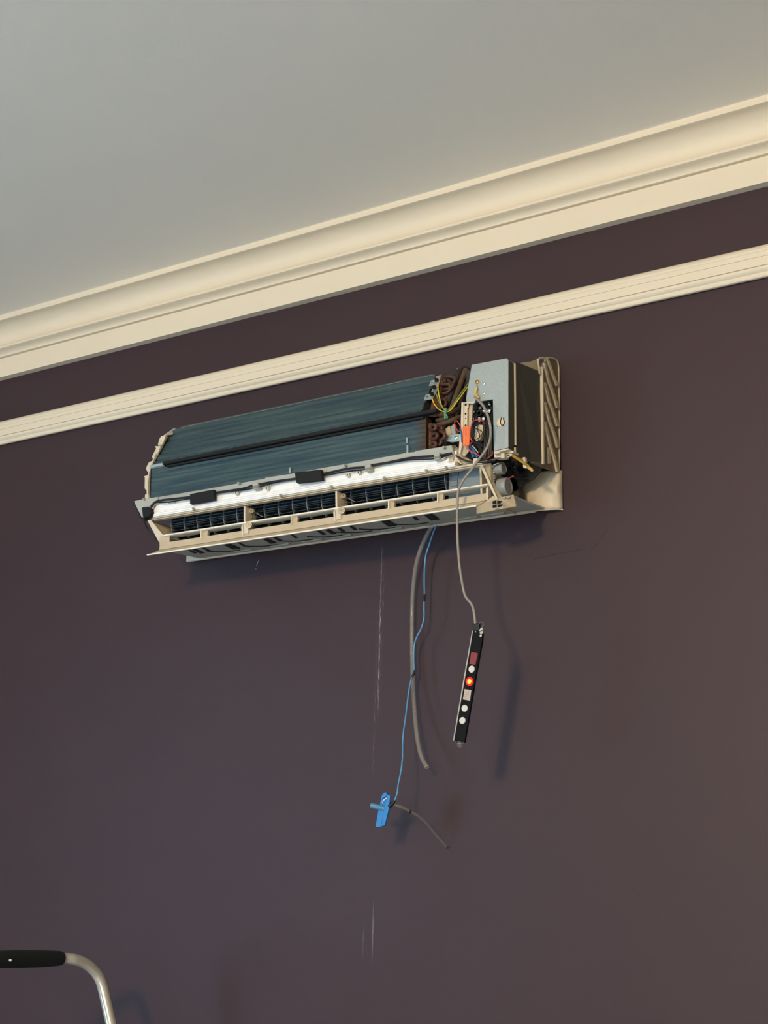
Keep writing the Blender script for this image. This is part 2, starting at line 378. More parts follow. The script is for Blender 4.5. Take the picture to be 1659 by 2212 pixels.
# evaporator coil: upper slanted block, lower upright block, rear block
def bands(p, q, n, amp, th, x0, x1, name):
    """slab between profile points p (top) and q (bottom) with n rounded tube rows standing proud"""
    mb = MB(); P0 = Vector(p); Q0 = Vector(q); d = (Q0-P0); nrm = Vector((d.y, -d.x)).normalized()
    if nrm.x < 0: nrm = -nrm
    pr = []
    for k in range(n*6+1):
        t = k/(n*6); ph = (k % 6)/6
        off = amp*math.sin(math.pi*ph)**0.7 if ph > 0 else 0
        c = P0+d*t+nrm*off; pr.append((c.x, c.y))
    e = [(Q0-nrm*th), (P0-nrm*th)]
    pr += [(v.x, v.y) for v in e]
    mb.ex(pr, x0, x1)
    return mb.build(name, M_COIL, AC, smooth=True)
bands((.108, 2.4955), (.1690, 2.388), 6, .0032, .024, -2.070, -1.378, 'evaporator_coil')
bands((.1738, 2.381), (.1718, 2.314), 7, .0010, .022, -2.072, -1.362, 'evaporator_coil')
bands((.104, 2.4955), (.036, 2.405), 5, .0015, .022, -2.068, -1.40, 'evaporator_coil')
MB().ex([(.1055, 2.4950), (.1090, 2.4964), (.1094, 2.4954), (.1055, 2.493)], -2.05, -1.385).build('coil_top_edge', mat('dull_edge', (118, 124, 120), .6, var=.3, vscale=90), AC)
# bright tie straps across the lower coil
for px, py0, py1 in ((626, 1010, 1022), (879, 945, 957), (880, 962, 979)):
    MB().plate([(px-2, py0), (px+2, py0-.4), (px+2, py1-.4), (px-2, py1)], .1765, .003).build('coil_strap', M_ALU, AC)
# a crease of flattened fins above the seam
MB().sheet([(468, 979.5, .1726), (484, 973, .1716), (500, 966.5, .1706), (503, 968.5, .1712), (540, 963, .1712), (580, 955, .1712), (545, 965.5, .1726), (500, 975, .1728)], .0010).build('flattened_fins', mat('rubbed_fins', (92, 110, 110), 0.5, metal=0.3, var=.3, vscale=70), AC)
# black foam strip covering the seam
fx0, fx1 = xat(352, 1013, .181), xat(945, 899, .178)
MB().ex([(.176, 2.3925), (.1835, 2.3915), (.1850, 2.3845), (.182, 2.3835), (.172, 2.384)], fx0, fx1).build('foam_strip', M_BLACK, AC, bevel=.001)
MB().ex([(.174, 2.3818), (.1815, 2.3812), (.1815, 2.3772), (.174, 2.3772)], fx0+.01, fx1-.03).build('foam_strip', M_BLACK, AC, bevel=.0008)
MB().ex([(.172, 2.3905), (.1805, 2.3895), (.1805, 2.3835), (.174, 2.381)], -2.070, fx0).build('seam_channel', M_GALV, AC, bevel=.001)
ef = [(.1105, 2.4972), (.1725, 2.3900), (.1758, 2.3810), (.1745, 2.3130), (.150, 2.3130), (.150, 2.385), (.092, 2.486)]
MB().ex(ef, -2.0722, -2.0696).build('coil_end_fin', mat('dark_end_fin', (34, 42, 44), .6), AC)
# left end cheek: rim following the coil profile, with five snap tabs
ck = [(.110, 2.4965), (.140, 2.470), (.1555, 2.4375), (.1660, 2.4130), (.1735, 2.392), (.1800, 2.372), (.1815, 2.345), (.1785, 2.312)]
cm = MB(); inner = [(d-.010, z-.004) for d, z in ck]
cm.ex(ck + inner[::-1], -2.0748, -2.0712)
cheek = cm.build('left_cheek', M_CREAM, AC, bevel=.0006)
MB().sheet([(345, 951, .150), (349, 943, .140), (375, 925.5, .112), (384, 926.5, .108), (374, 932, .115), (372, 939, .125), (360, 940, .136), (347, 954, .152)], .002).build('corner_bracket', M_GREYP, AC)
for d, pts in ((.150, [(357.7, 939.8), (347.7, 941.7), (344, 948), (340.8, 959.6), (342.7, 964.2), (348, 963), (353, 954)]),
               (.160, [(347, 963.6), (333.8, 963.3), (336.8, 968.6), (331, 980), (327.8, 986.5), (329.8, 991.5), (336, 990)]),
               (.170, [(329.5, 995.4), (321.9, 997.4), (317, 1006), (314.9, 1013.3), (318.9, 1020.3), (324, 1019)]),
               (.177, [(323, 1024.5), (320, 1026), (310, 1028.6), (312.4, 1032), (312, 1055), (316, 1060), (321, 1059)]),
               (.177, [(321, 1066), (313, 1068), (312.2, 1078), (322, 1079)])):
    MB().plate(pts, d, .005).build('snap_tab', M_CREAM, cheek, bevel=.001)

# drain rail: grey strip in front of the coil foot, cable along it, pads, tray
dr = MB()
top = [(338, 1074), (440, 1057), (545, 1038.5), (572, 1033.5), (573, 1031.5), (637, 1022), (694, 1011), (788, 995), (880, 977.5), (896, 976), (897, 974), (975, 961.5)]
bot = [(981, 980.5), (930, 989), (887, 994), (838, 1003), (788, 1013), (694, 1029), (593, 1045), (521, 1060), (410, 1078), (369, 1082), (340, 1087), (326, 1095), (322, 1080)]
dr.sheet([(x, y, .184) for x, y in top] + [(x, y, .182) for x, y in bot], .010)
rail = dr.build('drain_rail', M_GREYP, AC, bevel=.0008)
MB().plate([(289, 1082.5), (312, 1077.4), (322.5, 1076), (341, 1073), (340, 1086), (327, 1094), (306.5, 1096), (308, 1117), (304, 1121)], .186, .006).build('corner_plate', M_GREYP, AC, bevel=.0008)
MB().plate([(287.5, 1084), (290, 1084), (307, 1119), (303, 1121)], .186, .03).build('corner_flange', M_BLACKR, AC)
for px, py in ((315.5, 1080), (520.5, 1046), (750, 1007.5), (963, 969)):
    b_ = MB().lathe(at(px, py, .182), (0.0, -1, 0.0), [(0, .0030), (.010, .0026), (.010, .0012), (.004, .0011)], 14).build('screw_boss', M_GREYP, rail, smooth=True)
cpts = [(326, 1094), (333, 1086.5), (340, 1082.5), (352, 1080), (369, 1078), (410, 1073.5), (461, 1065), (521, 1056), (545, 1049), (557, 1047), (593, 1040), (637, 1034), (694, 1024.5), (750, 1012.5), (788, 1009), (803, 1005), (838, 999), (887, 989), (930, 985.5), (947, 984.5), (976, 979)]
MB().tube([at(x, y, .189) for x, y in cpts], .0022, seg=8).build('sensor_cable', M_BLACKR, AC)
MB().tube([at(x, y+4-2.4*math.sin(i*1.3), .188) for i, (x, y) in enumerate(cpts)], .0013, seg=6).build('sensor_cable', M_BLACKR, AC)
MB().plate([(410, 1067), (461, 1057), (462, 1079), (410, 1089)], .195, .009).build('foam_pad', M_BLACK, AC, bevel=.001)
MB().plate([(636, 1020.5), (693, 1014), (695.5, 1037), (640, 1043.5)], .195, .009).build('foam_pad', M_BLACK, AC, bevel=.001)
for px, py in ((551, 1052), (794, 1013), (943, 988)):
    MB().plate([(px-6.5, py-8), (px+5.5, py-11), (px+7, py+3), (px-5, py+6)], .194, .012).build('cable_clip', M_GREYP, AC, bevel=.001)
    MB().plate([(px-5, py-2), (px+5.5, py-4), (px+6, py+1), (px-4, py+3.5)], .195, .001).build('clip_slot', mat('clip_shadow_plastic', (128, 128, 116), 0.6), AC)
MB().plate([(363, 1085), (375, 1082.5), (376, 1085), (364, 1087.5)], .186, .008).build('cable_clip', M_GREYP, AC)
con = MB().sheet([(306, 1096.7), (322, 1095.5), (326.4, 1107.5), (319.8, 1117), (309, 1114.7)] and [(306, 1096.7, .194), (322, 1095.5, .194), (326.4, 1107.5, .194), (319.8, 1117, .194), (309, 1114.7, .194)], .012).build('cable_plug', M_BLACK, AC, bevel=.001)
MB().tube([at(x, y, d) for x, y, d in [(314, 1112, .190), (311, 1124, .186), (317, 1140, .176), (327, 1155, .168), (336, 1166, .164)]], .0022, seg=7).build('plug_lead', M_BLACKR, AC)
MB().tube([at(x, y, d) for x, y, d in [(317, 1114, .188), (312, 1127, .182), (322, 1147, .172), (339, 1167, .163)]], .0016, seg=7).build('plug_lead', M_BLACKR, AC)
# white foam tray with ridges
wl0, wl1 = xat(329, 1108, .182), xat(983, 1006, .182)
ztop, zbot = zat(338, 1086, .176), zat(328, 1117, .182)
wt = MB().ex([(.150, ztop-.001), (.1765, ztop), (.1785, zbot+.0135), (.1795, zbot+.0130), (.1815, zbot+.0095), (.1815, zbot+.0080), (.1845, zbot+.0060), (.1845, zbot+.0030), (.1825, zbot+.0018), (.1825, zbot), (.150, zbot)], wl0, wl1)
tray = wt.build('foam_tray', M_WHITE, AC, bevel=.0007)
for a, b in (((338, 1087), (410, 1075)), ((462, 1067), (504, 1059.5)), ((521, 1057), (567, 1049.5)), ((604, 1043), (637, 1037)), ((696, 1027), (766, 1014)), ((788, 1011), (945, 984)), ((968, 980), (979, 978))):
    x0, x1 = xat(*a, .178), xat(*b, .178)
    MB().ex([(.170, ztop+.0018), (.1772, ztop+.0018), (.1797, zbot+.0150), (.172, zbot+.0150)], x0, x1).build('tray_panel', M_WHITE, tray, bevel=.0009)
for px, py in ((330, 1096), (513.5, 1065.5), (580, 1055.5), (754, 1027), (778, 1021), (960, 989)):
    c = at(px, py, .181)
    bs = MB().lathe(c, (0, -1, -.1), [(0, .0046), (.006, .0042), (.0062, .0016), (.002, .0014)], 16).build('screw_boss', mat('boss_plastic', (196, 190, 176), 0.5), tray, smooth=True)
    MB().lathe(c+Vector((0, -.0066, -.0004)), (0, -1, -.1), [(0, .0014), (.0002, .0013)], 10).build('boss_hole', M_HOLE, bs)
for px, py in ((416, 1100), (604, 1070), (714, 1052), (828, 1033), (919, 1017), (962, 1010.5)):
    MB().plate([(px-2.2, py-3.5), (px+1.5, py-4), (px+3.5, py+2), (px-.5, py+2.5)], .188, .005).build('latch', mat('latch_plastic', (150, 146, 130), 0.5), tray, bevel=.0004)
# round tray end and channel to the right of it
MB().lathe((xat(976, 1000, .17), -.170, zat(983, 998, .17)), (1, 0, 0), [(0, .0125), (.010, .0125), (.011, .011), (.0112, 0.0)], 24).build('fan_bearing', M_CREAM2, AC, smooth=True)

# outlet frame: top rail
zr0, zr1 = zat(326, 1119, .178), zat(332, 1124, .178)
rx1 = xat(1041, 1004, .178)
MB().ex([(.160, zr0+.004), (.172, zr0+.004), (.1775, zr0+.001), (.1775, zr0-.0018), (.1725, zr0-.0022), (.1725, zr0-.0042), (.180, zr0-.0048), (.180, zr0-.0062), (.166, zr0-.0050)], xat(326, 1121, .178), rx1).build('outlet_rail', M_CREAM, AC, bevel=.0004)
ft = zr0-.008       # roof of the outlet
# cavity: scroll wall behind the fan, end cheeks
sc = []
for k in range(15):
    a = math.radians(-62 + k*(205)/14)
    sc.append((.088-.058*math.sin(a)*1.0 if False else .092 - .062*math.cos(a), 2.262 + .053*math.sin(a)))
scroll = [(d, z) for d, z in sc]
outer = [(.092-.068*math.cos(math.radians(-62+k*205/14)), 2.262+.059*math.sin(math.radians(-62+k*205/14))) for k in range(15)]
MB().ex(scroll+outer[::-1], -2.045, -1.244).build('fan_scroll', M_DARKP, AC, smooth=True)
MB().ex([(.03, 2.310), (.152, 2.310), (.152, 2.307), (.03, 2.307)], -2.075, -1.244).build('cavity_roof', M_DARKP, AC)
# left cheek of the outlet (seen from inside) and right one
lc = [(317.5, 1123.5, .180), (324.6, 1122.5, .180), (353, 1157, .1715), (346, 1164, .1715), (343.5, 1172, .1715)]
MB().sheet(lc, .006).build('outlet_cheek', M_CREAM, AC, bevel=.0006)
xlc = xat(322, 1123, .178)
zc_ = zat(346, 1164, .170); xc_ = xat(348, 1164, .170)
MB().prism([(xlc, -.177, zr0-.004), (xlc+.012, -.075, zr0-.004), (xc_+.020, -.085, 2.226), (xc_+.002, -.168, zc_)], (-.004, 0, 0)).build('outlet_cheek', M_CREAM2, AC)
MB().box((-2.062, -.062, 2.236), (-2.028, -.058, 2.31)).build('cavity_end', M_DARKP, AC)
# fan wheel: rings, blades, hub
FX0, FX1, FD, FZ, FR = -2.03, -1.335, .103, 2.262, .0410
fb = MB(); nb = 34
for k in range(nb):
    a = 2*math.pi*k/nb
    p = [(FD+r*math.sin(a+tw), FZ+r*math.cos(a+tw)) for r, tw in ((FR, 0), (FR-.006, .10), (FR-.012, .13))]
    q = [(FD+(r-.0003)*math.sin(a+tw+.035), FZ+(r-.0003)*math.cos(a+tw+.035)) for r, tw in ((FR, 0), (FR-.006, .10), (FR-.012, .13))]
    fb.ex(p+q[::-1], FX0, FX1)
fan = fb.build('fan_wheel', M_FAN, AC)
MB().lathe((FX0, -FD, FZ), (1, 0, 0), [(0, FR-.014), (FX1-FX0, FR-.014)], 28).build('fan_core', M_FAN, fan, smooth=True)
x = FX0; i = 0
while x < FX1+.001:
    MB().lathe((x, -FD, FZ), (1, 0, 0), [(0, FR-.008), (0, FR+.0008), (.0016, FR+.0008), (.0016, FR-.008)], 36).build('fan_ring', M_FANRING, fan, smooth=True)
    x += .0365
MB().lathe((FX1, -FD, FZ), (1, 0, 0), [(0, FR), (.003, FR), (.004, .012), (.05, .010)], 28).build('fan_hub', M_FAN, fan, smooth=True)
# wire guard in front of the fan
gx0, gx1 = -2.035, xat(989, 1050, .148)
for d, z in ((.142, 2.2745), (.146, 2.2630), (.149, 2.2515), (.150, 2.2400), (.148, 2.2290)):
    MB().tube([(gx0, -d, z), (gx1, -d, z)], .00042, seg=6, smooth=1).build('guard_wire', mat('guard_grey', (74, 78, 80), 0.5, metal=0.5), AC)
for xx in (gx1, -1.445, -1.63, -1.80, -1.96):
    MB().tube([(xx, -.141, 2.2775), (xx, -.146, 2.2630), (xx, -.150, 2.2400), (xx, -.147, 2.2250)], .0005, seg=6).build('guard_wire', mat('guard_dark', (60, 62, 62), 0.4, metal=0.6), AC)

MB().box((FX1+.004, -.137, 2.203), (-1.2445, -.133, 2.304)).build('outlet_end_panel', mat('grey_blue_plastic', (132, 142, 146), 0.5), AC)
# horizontal vane bar, lower plate, posts and bosses
bd = .178
bz = zat(357, 1155, bd); bx0 = xat(352, 1156.5, bd); bx1 = xat(1053, 1046.5, bd)
MB().ex([(.150, bz+.0036), (bd-.004, bz+.0022), (bd, bz+.0004), (bd, bz-.0022), (bd-.004, bz-.0030), (.150, bz-.0015)], bx0, bx1).build('vane_bar', M_CREAMB, AC, bevel=.0005)
pd = .172
zs = zat(366, 1170.5, pd); zp = zat(345, 1188, pd)
px0 = xat(345, 1186, pd); px1 = xat(1050, 1066, pd)
MB().ex([(pd-.004, zs), (pd, zs), (pd+.002, zp), (pd-.002, zp)], px0, px1).build('outlet_plate', M_TAN, AC, bevel=.0004)
MB().sheet([(344, 1163, pd), (350, 1156.5, pd), (357, 1154, pd), (366, 1152.5, pd), (366, 1172, pd), (345, 1190, pd)], .003).build('outlet_plate_end', M_TAN, AC, bevel=.0004)
for pa, pb in ((439.5, 450), (632, 642), (840.5, 850.5), (946.5, 956)):
    x0 = xat(pa, 1100, pd); x1 = xat(pb, 1100, pd)
    MB().box((x0, -pd+.002, zs-.001), (x1, -.163, bz)).build('vane_post', M_TAN, AC, bevel=.0006)
    MB().box((x0, -bd+.001, zs-.0045), (x0+.0016, -.163, bz)).build('vane_post_edge', M_CREAMB, AC, bevel=.0003)
for pa, top_y, bot_y in ((523.5, 1100, 1159), (722, 1066, 1129)):
    c1 = at(pa, 1100, .176)
    x0 = xat(pa, (top_y+bot_y)/2, .176)
    post = MB().prism([(x0, -.175, zr0-.007), (x0, -.172, bz), (x0, -.180, bz-.008), (x0, -.176, zp+.003), (x0, -.150, zp+.005), (x0, -.128, zr0-.007)], (.0045, 0, 0)).build('vane_support', M_CREAM, AC, bevel=.0008)
    x2 = x0+.0045
    MB().prism([(x2, -.176, bz+.001), (x2, -.178, bz-.009), (x2, -.176, zp+.006), (x2, -.160, zp+.006), (x2, -.158, bz+.001)], (.012, 0, 0)).build('support_cheek', M_CREAM, post, bevel=.0015)
    hub = MB().lathe((x2+.014, -.178, bz-.0075), (.55, -.83, -.05), [(-.010, .0072), (.003, .0070), (.003, .0052), (.0015, .0050), (.0015, .0036), (.0035, .0032), (.0035, .0016), (.001, .0014)], 22).build('support_hub', M_CREAM, post, smooth=True)
    MB().lathe((x2+.004, -.160, zr0-.0155), (.8, -.6, 0), [(-.012, .0046), (.006, .0044), (.006, .0026), (.002, .0024)], 18).build('pivot_boss', M_CREAM2, post, smooth=True)
    MB().tube([(x2+.016, -.158, zr0-.02), (x2+.028, -.150, zr0-.028)], .0008, seg=6, smooth=1).build('pivot_pin', M_FANRING, post)
# lower lip flange: horizontal with bright front edge, flaring out at the left
lx0 = xat(318.6, 1198, .186); lx1 = xat(1030, 1093.5, .186); zl = zat(345, 1194, .186)
lip = MB().prism([(px0, -pd+.002, zp+.001), (lx0+.004, -.187, zl), (lx1, -.187, zl), (px1, -pd+.002, zp+.001)], (0, .001, -.0022)).build('outlet_lip', M_TAN, AC, bevel=.0005)
MB().ex([(.186, zl+.0008), (.1885, zl+.0002), (.1885, zl-.0026), (.186, zl-.0028)], lx0, lx1).build('lip_edge', M_CREAMB, lip, bevel=.0005)
# apron and ribbed underside of the chassis behind the lip
ub = [(.165, zp+.001), (.150, 2.2005), (.060, 2.2060), (.020, 2.2100), (.020, 2.2140), (.060, 2.2100), (.150, 2.2045)]
M_UNDER = mat('chassis_underside', (178, 178, 168), 0.55, var=0.06, vscale=40)
under = MB().ex(ub, -2.045, -1.185).build('bottom_pan', M_UNDER, AC)
M_CUT = mat('underside_cutout', (40, 40, 34), 0.8)
for x, wdt, y1 in ((-2.000, .006, -.082), (-1.988, .010, -.075), (-1.960, .006, -.080), (-1.900, .018, -.070), (-1.862, .005, -.085), (-1.795, .012, -.072), (-1.768, .007, -.078),
                   (-1.722, .005, -.085), (-1.655, .007, -.080), (-1.635, .010, -.075), (-1.605, .006, -.082), (-1.575, .006, -.082), (-1.498, .018, -.070), (-1.425, .006, -.085), (-1.398, .018, -.070)):
    MB().prism([(x, -.116, 2.2024), (x+wdt, -.116, 2.2024), (x+wdt-.010, y1, 2.2044), (x-.012, y1, 2.2044)], (0, 0, -.0010)).build('underside_slot', M_CUT, under)
for x in (-1.985, -1.885, -1.790, -1.715, -1.640, -1.585, -1.505):
    MB().tube([(x+.012, -.085, 2.2048), (x+.026, -.068, 2.2058), (x+.050, -.055, 2.2068), (x+.078, -.052, 2.2072)], .0022, seg=6).build('underside_rib', M_CUT, under)
for x in (-1.93, -1.83, -1.745, -1.67, -1.545, -1.37, -1.31):
    MB().box((x, -.046, 2.2052), (x+.05, -.036, 2.2085)).build('underside_bar', M_UNDER, under, bevel=.001)
# right end: inner wall, cheek front edge, triangular foot with cross holes
MB().prism([(-1.244, -.172, zr0-.002), (-1.244, -.03, zr0-.002), (-1.244, -.03, 2.205), (-1.244, -.166, 2.197)], (.004, 0, 0)).build('outlet_cheek', M_CREAM2, AC)
MB().sheet([(1036, 1004.5, .182), (1042.5, 1004, .182), (1061, 1046, .180), (1075, 1077, .176), (1071, 1079, .176), (1055, 1046, .180)], .004).build('cheek_edge', M_CREAM, AC, bevel=.0006)
MB().sheet([(1042.5, 1004, .176), (1060, 1000, .165), (1066, 1040, .163), (1085, 1076, .160), (1073, 1078, .172), (1060, 1045, .174)], .004).build('cheek_web', M_CREAM2, AC)
MB().sheet([(1049.5, 1056, .1755), (1053.5, 1051, .1755), (1055, 1053, .1755), (1053.5, 1080, .1755), (1049.5, 1081, .1755)], .012).build('vane_stop', M_CREAM, AC, bevel=.0006)
MB().sheet([(1029, 1095, .186), (1046, 1086, .182), (1064.6, 1071, .176), (1073, 1078, .176), (1081.5, 1075.5, .172), (1108.5, 1068, .152), (1115, 1093.5, .152), (1090, 1098, .168), (1029, 1110, .178)], .006).build('corner_foot', M_CREAM2, AC, bevel=.0006)
for pts in ([(1064, 1083), (1071, 1081), (1071.5, 1088), (1064, 1089)], [(1074, 1081.5), (1084, 1082), (1080, 1087), (1074, 1087.5)], [(1064, 1091), (1071.5, 1090), (1072, 1096), (1064, 1097)], [(1075, 1090), (1084.5, 1089.5), (1084, 1092), (1075, 1096)]):
    MB().sheet([(x, y, .1835) for x, y in pts], .002).build('foot_hole', M_HOLE, AC)
# fan motors at the right: two small stepper motors facing the end
def motor(px, py, d, r, ln):
    c = at(px, py, d)
    m_ = MB().lathe(c, (1, 0, 0), [(-ln, r*.97), (-ln+.001, r), (-.0012, r), (0, r-.0012), (0, r*.8), (-.0008, r*.78), (-.0008, 0)], 32).build('vane_motor', M_MOTOR, AC, smooth=True)
    MB().lathe(c+Vector((-.0007, 0, 0)), (1, 0, 0), [(0, r*.72), (.0004, r*.70)], 28).build('motor_end', M_MOTORF, m_)
    MB().lathe(c+Vector((-ln-.02, 0, 0)), (1, 0, 0), [(0, r*.45), (.021, r*.45)], 18).build('motor_neck', M_MOTOR, m_, smooth=True)
    return m_
m1 = motor(1089, 1011.5, .148, .0115, .020)
m2 = motor(1099, 1050.5, .150, .0170, .019)
MB().sheet([(1063, 1005, .158), (1077, 998.5, .158), (1077.5, 1013, .158), (1064, 1018, .158)], .008).build('motor_cover', M_CREAM, m1, bevel=.001)
for y in (1014.5, 1020, 1026.5, 1032, 1038, 1044):
    MB().sheet([(1057.5, y, .160), (1068, y-1.6, .160), (1068.5, y+1.6, .160), (1058, y+3, .160)], .008).build('terminal_pin', M_GREYP, AC, bevel=.0004)
MB().tube([at(x, y, .16) for x, y in [(1085, 1001), (1075, 1003), (1068, 1008), (1064, 1014)]], .0008, seg=6).build('motor_wire', M_BLACKR, AC)
MB().tube([at(x, y, .158) for x, y in [(1072, 1033), (1070, 1038), (1071, 1042), (1073, 1048)]], .0007, seg=6).build('motor_wire', M_BLACKR, AC)
MB().tube([at(x, y, .14) for x, y in [(1096, 1036), (1103, 1031), (1110, 1028)]], .0011, seg=6).build('motor_wire', M_RED, AC)
MB().sheet([(1081, 1074, .172), (1092, 1073, .168), (1091, 1077, .168), (1082, 1078, .172)], .004).build('motor_clip', M_GREYP, AC)

# ------------------------------------------------------------------ control box
bxd = .185
fp = [(1018.9, 788), (1093.5, 773.8), (1097.7, 777), (1097.7, 967), (1066.6, 974), (1064.5, 862.6), (1034, 867.5), (1025.5, 860), (1025, 865), (1021.5, 868.8), (1009, 868.3), (1006.8, 864), (1007.2, 857)]
face = MB().plate(fp, bxd, .0025).build('control_box', M_GALV, AC, bevel=.0005)
# folded side strip, ridge and dark insulated side
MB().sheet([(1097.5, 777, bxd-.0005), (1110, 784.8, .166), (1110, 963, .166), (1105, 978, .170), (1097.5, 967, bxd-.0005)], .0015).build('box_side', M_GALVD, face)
MB().tube([at(1112, 786, .166), at(1113, 870, .166), at(1113.5, 962, .166)], .0020, seg=8, smooth=3).build('box_ridge', M_CREAM2, face)
MB().tube([at(1112.4, 966.5, .166), at(1112.8, 977, .166)], .0020, seg=8, smooth=1).build('box_ridge', M_CREAM2, face)
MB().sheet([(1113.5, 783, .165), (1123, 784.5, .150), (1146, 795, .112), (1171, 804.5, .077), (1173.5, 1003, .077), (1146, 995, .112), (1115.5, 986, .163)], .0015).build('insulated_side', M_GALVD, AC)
MB().sheet([(1166.5, 806, .079), (1171, 806, .077), (1173.3, 1003, .077), (1169, 1001, .079)], .001).build('side_gap', M_HOLE, AC)
for pts in ([(1169.5, 840), (1172.5, 837), (1172.5, 866), (1171, 860)], [(1170, 884), (1172.8, 882), (1173, 910), (1171.5, 904)], [(1170.5, 930), (1173.3, 927), (1173.5, 958), (1172, 950)]):
    MB().sheet([(x, y, .0795) for x, y in pts], .001).build('side_clip', M_CREAM2, AC)
# box top and body so that it has depth
MB().prism([at(1018.9, 788, bxd-.003), at(1093.5, 774.5, bxd-.003), at(1112, 785, .166), at(1112, 800, .12)+Vector((0, 0, .004)), at(1020, 806, .12)+Vector((0, 0, .004))], (0, 0, -.0015)).build('box_top', M_GALV, face)
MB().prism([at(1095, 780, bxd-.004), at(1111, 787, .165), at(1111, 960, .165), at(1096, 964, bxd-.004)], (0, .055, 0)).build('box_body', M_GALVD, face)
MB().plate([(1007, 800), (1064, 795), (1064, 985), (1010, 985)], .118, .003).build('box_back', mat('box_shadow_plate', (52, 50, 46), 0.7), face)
# screws and keyhole on the face
MB().lathe(at(1030.8, 825.6, bxd), (0, -1, 0), [(0, .0042), (.0015, .0042), (.0028, .0026), (.003, 0)], 16).build('earth_screw', M_BRASS, face, smooth=True)
for px, py in ((1046.5, 829.3), (1046.2, 850.6), (1071.8, 923.8)):
    MB().lathe(at(px, py, bxd), (0, -1, 0), [(0, .0028), (.0016, .0024), (.0024, .0010), (.0025, 0)], 14).build('box_screw', M_SILV, face, smooth=True)
kh = MB().lathe(at(1081.6, 911.5, bxd), (0, -1, 0), [(0, .0079), (.0004, .0078), (.0005, 0)], 26).build('keyhole_window', mat('cream_window', (222, 204, 166), 0.6), face)
MB().tube([at(x, y, bxd+.0012) for x, y in [(1083, 902), (1081.6, 908), (1081.2, 914), (1084, 918.5), (1088, 917), (1089, 910), (1087.5, 906), (1087.8, 902)]], .0008, seg=6).build('keyhole_tab', M_HOLE, kh)
MB().plate([(1007.2, 858), (1009, 868), (1021.5, 868.8), (1025, 866), (1025.6, 861), (1026.5, 861), (1026.5, 868), (1022.5, 872), (1008, 871)], bxd-.0005, .003).build('face_tab', M_CREAM, face)
# cream bracket under the box
MB().plate([(1067, 974.5), (1098, 968), (1099.5, 971), (1079, 975.5), (1079, 979), (1067.5, 981)], bxd+.003, .02).build('box_bracket', M_CREAM, AC, bevel=.0008)
MB().plate([(1067, 978), (1098, 972), (1110, 974), (1108, 979), (1100, 977), (1089, 979), (1089, 986), (1080, 988), (1067, 988)], bxd-.008, .02).build('box_bracket', M_CREAM, AC, bevel=.0008)
MB().plate([(1081, 979.5), (1089, 977), (1090, 988.5), (1082, 990)], bxd-.003, .012).build('bracket_hook', M_CREAM, AC, bevel=.0012)
MB().tube([at(x, y, .172) for x, y in [(1084, 991), (1091, 985), (1100, 981), (1106, 982), (1100, 986), (1090, 990)]], .0014, seg=7).build('white_lead', M_PAPER, AC)
MB().tube([at(x, y, d) for x, y, d in [(1104, 982, .170), (1112, 987, .165), (1122, 994, .155), (1133, 1001, .145), (1142, 1007, .135)]], .0024, seg=8).build('yellow_lead', mat('ochre_wire', (196, 158, 62), 0.5), AC)
MB().tube([at(x, y, d) for x, y, d in [(1139, 1009, .136), (1146, 1013, .132), (1151, 1018, .130)]], .0030, seg=8, radii=[.0022, .0034, .0022]).build('lead_plug', mat('ochre_plug', (206, 168, 78), 0.5), AC)
MB().sheet([(1128.5, 988, .142), (1134, 987, .140), (1135, 998, .140), (1131, 1001, .142)], .008).build('lead_clip', M_CREAM, AC, bevel=.0006)
MB().sheet([(1129.5, 1003, .142), (1136, 1002, .140), (1138, 1010, .140), (1130, 1010.5, .142)], .008).build('lead_clip', M_CREAM, AC, bevel=.0006)
# dark cable clutter in the shade below the box
for k in range(9):
    p = [at(1085+random.uniform(-8, 30), 995+random.uniform(0, 18), .12), at(1110+random.uniform(-10, 14), 1015+random.uniform(-12, 16), .10), at(1125+random.uniform(-6, 20), 1018+random.uniform(-14, 22), .075)]
    MB().tube(p, .0022, seg=7).build('shaded_wire', M_BLACKR, AC)
MB().plate([(1085, 985), (1172, 1004), (1166, 1020), (1150, 1036), (1130, 1046), (1112, 1062), (1085, 1040)], .062, .004).build('chassis_end_shade', M_GALVD, AC)  # dark chassis end, enlarged to stand in for shadow on the skirt
MB().plate([(1088, 1030), (1114, 1034), (1121, 1060), (1124, 1086), (1112, 1090), (1088, 1080)], .062, .02).build('chassis_end_shade', M_GALVD, AC)  # second dark plate, added as shadow lower on the skirt

# ------------------------------------------------------------------ coil end plates, pipes
ep = MB().sheet([(946, 808, .1075), (955, 806, .105), (958, 818, .112), (947, 880, .155), (942, 900, .168), (927, 900, .168), (936, 850, .140), (941, 825, .122)], .003).build('end_plate', M_RUST, AC)
MB().sheet([(926, 915, .178), (932, 913, .178), (932, 968, .176), (926, 969, .176)], .02).build('end_plate', M_RUST, AC, bevel=.0006)
tab = MB().sheet([(941, 813, .116), (952, 810, .114), (950, 822, .122), (944, 845, .140), (934, 862, .152), (915, 865.5, .152), (919.5, 852.5, .146), (930, 851, .146), (935, 836, .136), (937, 832, .134), (926, 834, .132), (931, 822, .124), (941, 819, .122)], .002).build('grommet_plate', M_GALV, AC)
for px, py, d in ((943.4, 822.6, .125), (938.5, 837.8, .140), (933.6, 852.5, .149)):
    MB().lathe(at(px, py, d), (.3, -.85, .4), [(0, .0042), (.004, .0040), (.004, .0022), (.002, .0018)], 16).build('grommet', M_BLACKR, tab, smooth=True)
for px, py, d in ((933, 827, .129), (922.5, 857.5, .151)):
    MB().lathe(at(px, py, d), (.3, -.85, .4), [(0, .0012), (.0008, .0010)], 10).build('plate_hole', M_HOLE, tab)
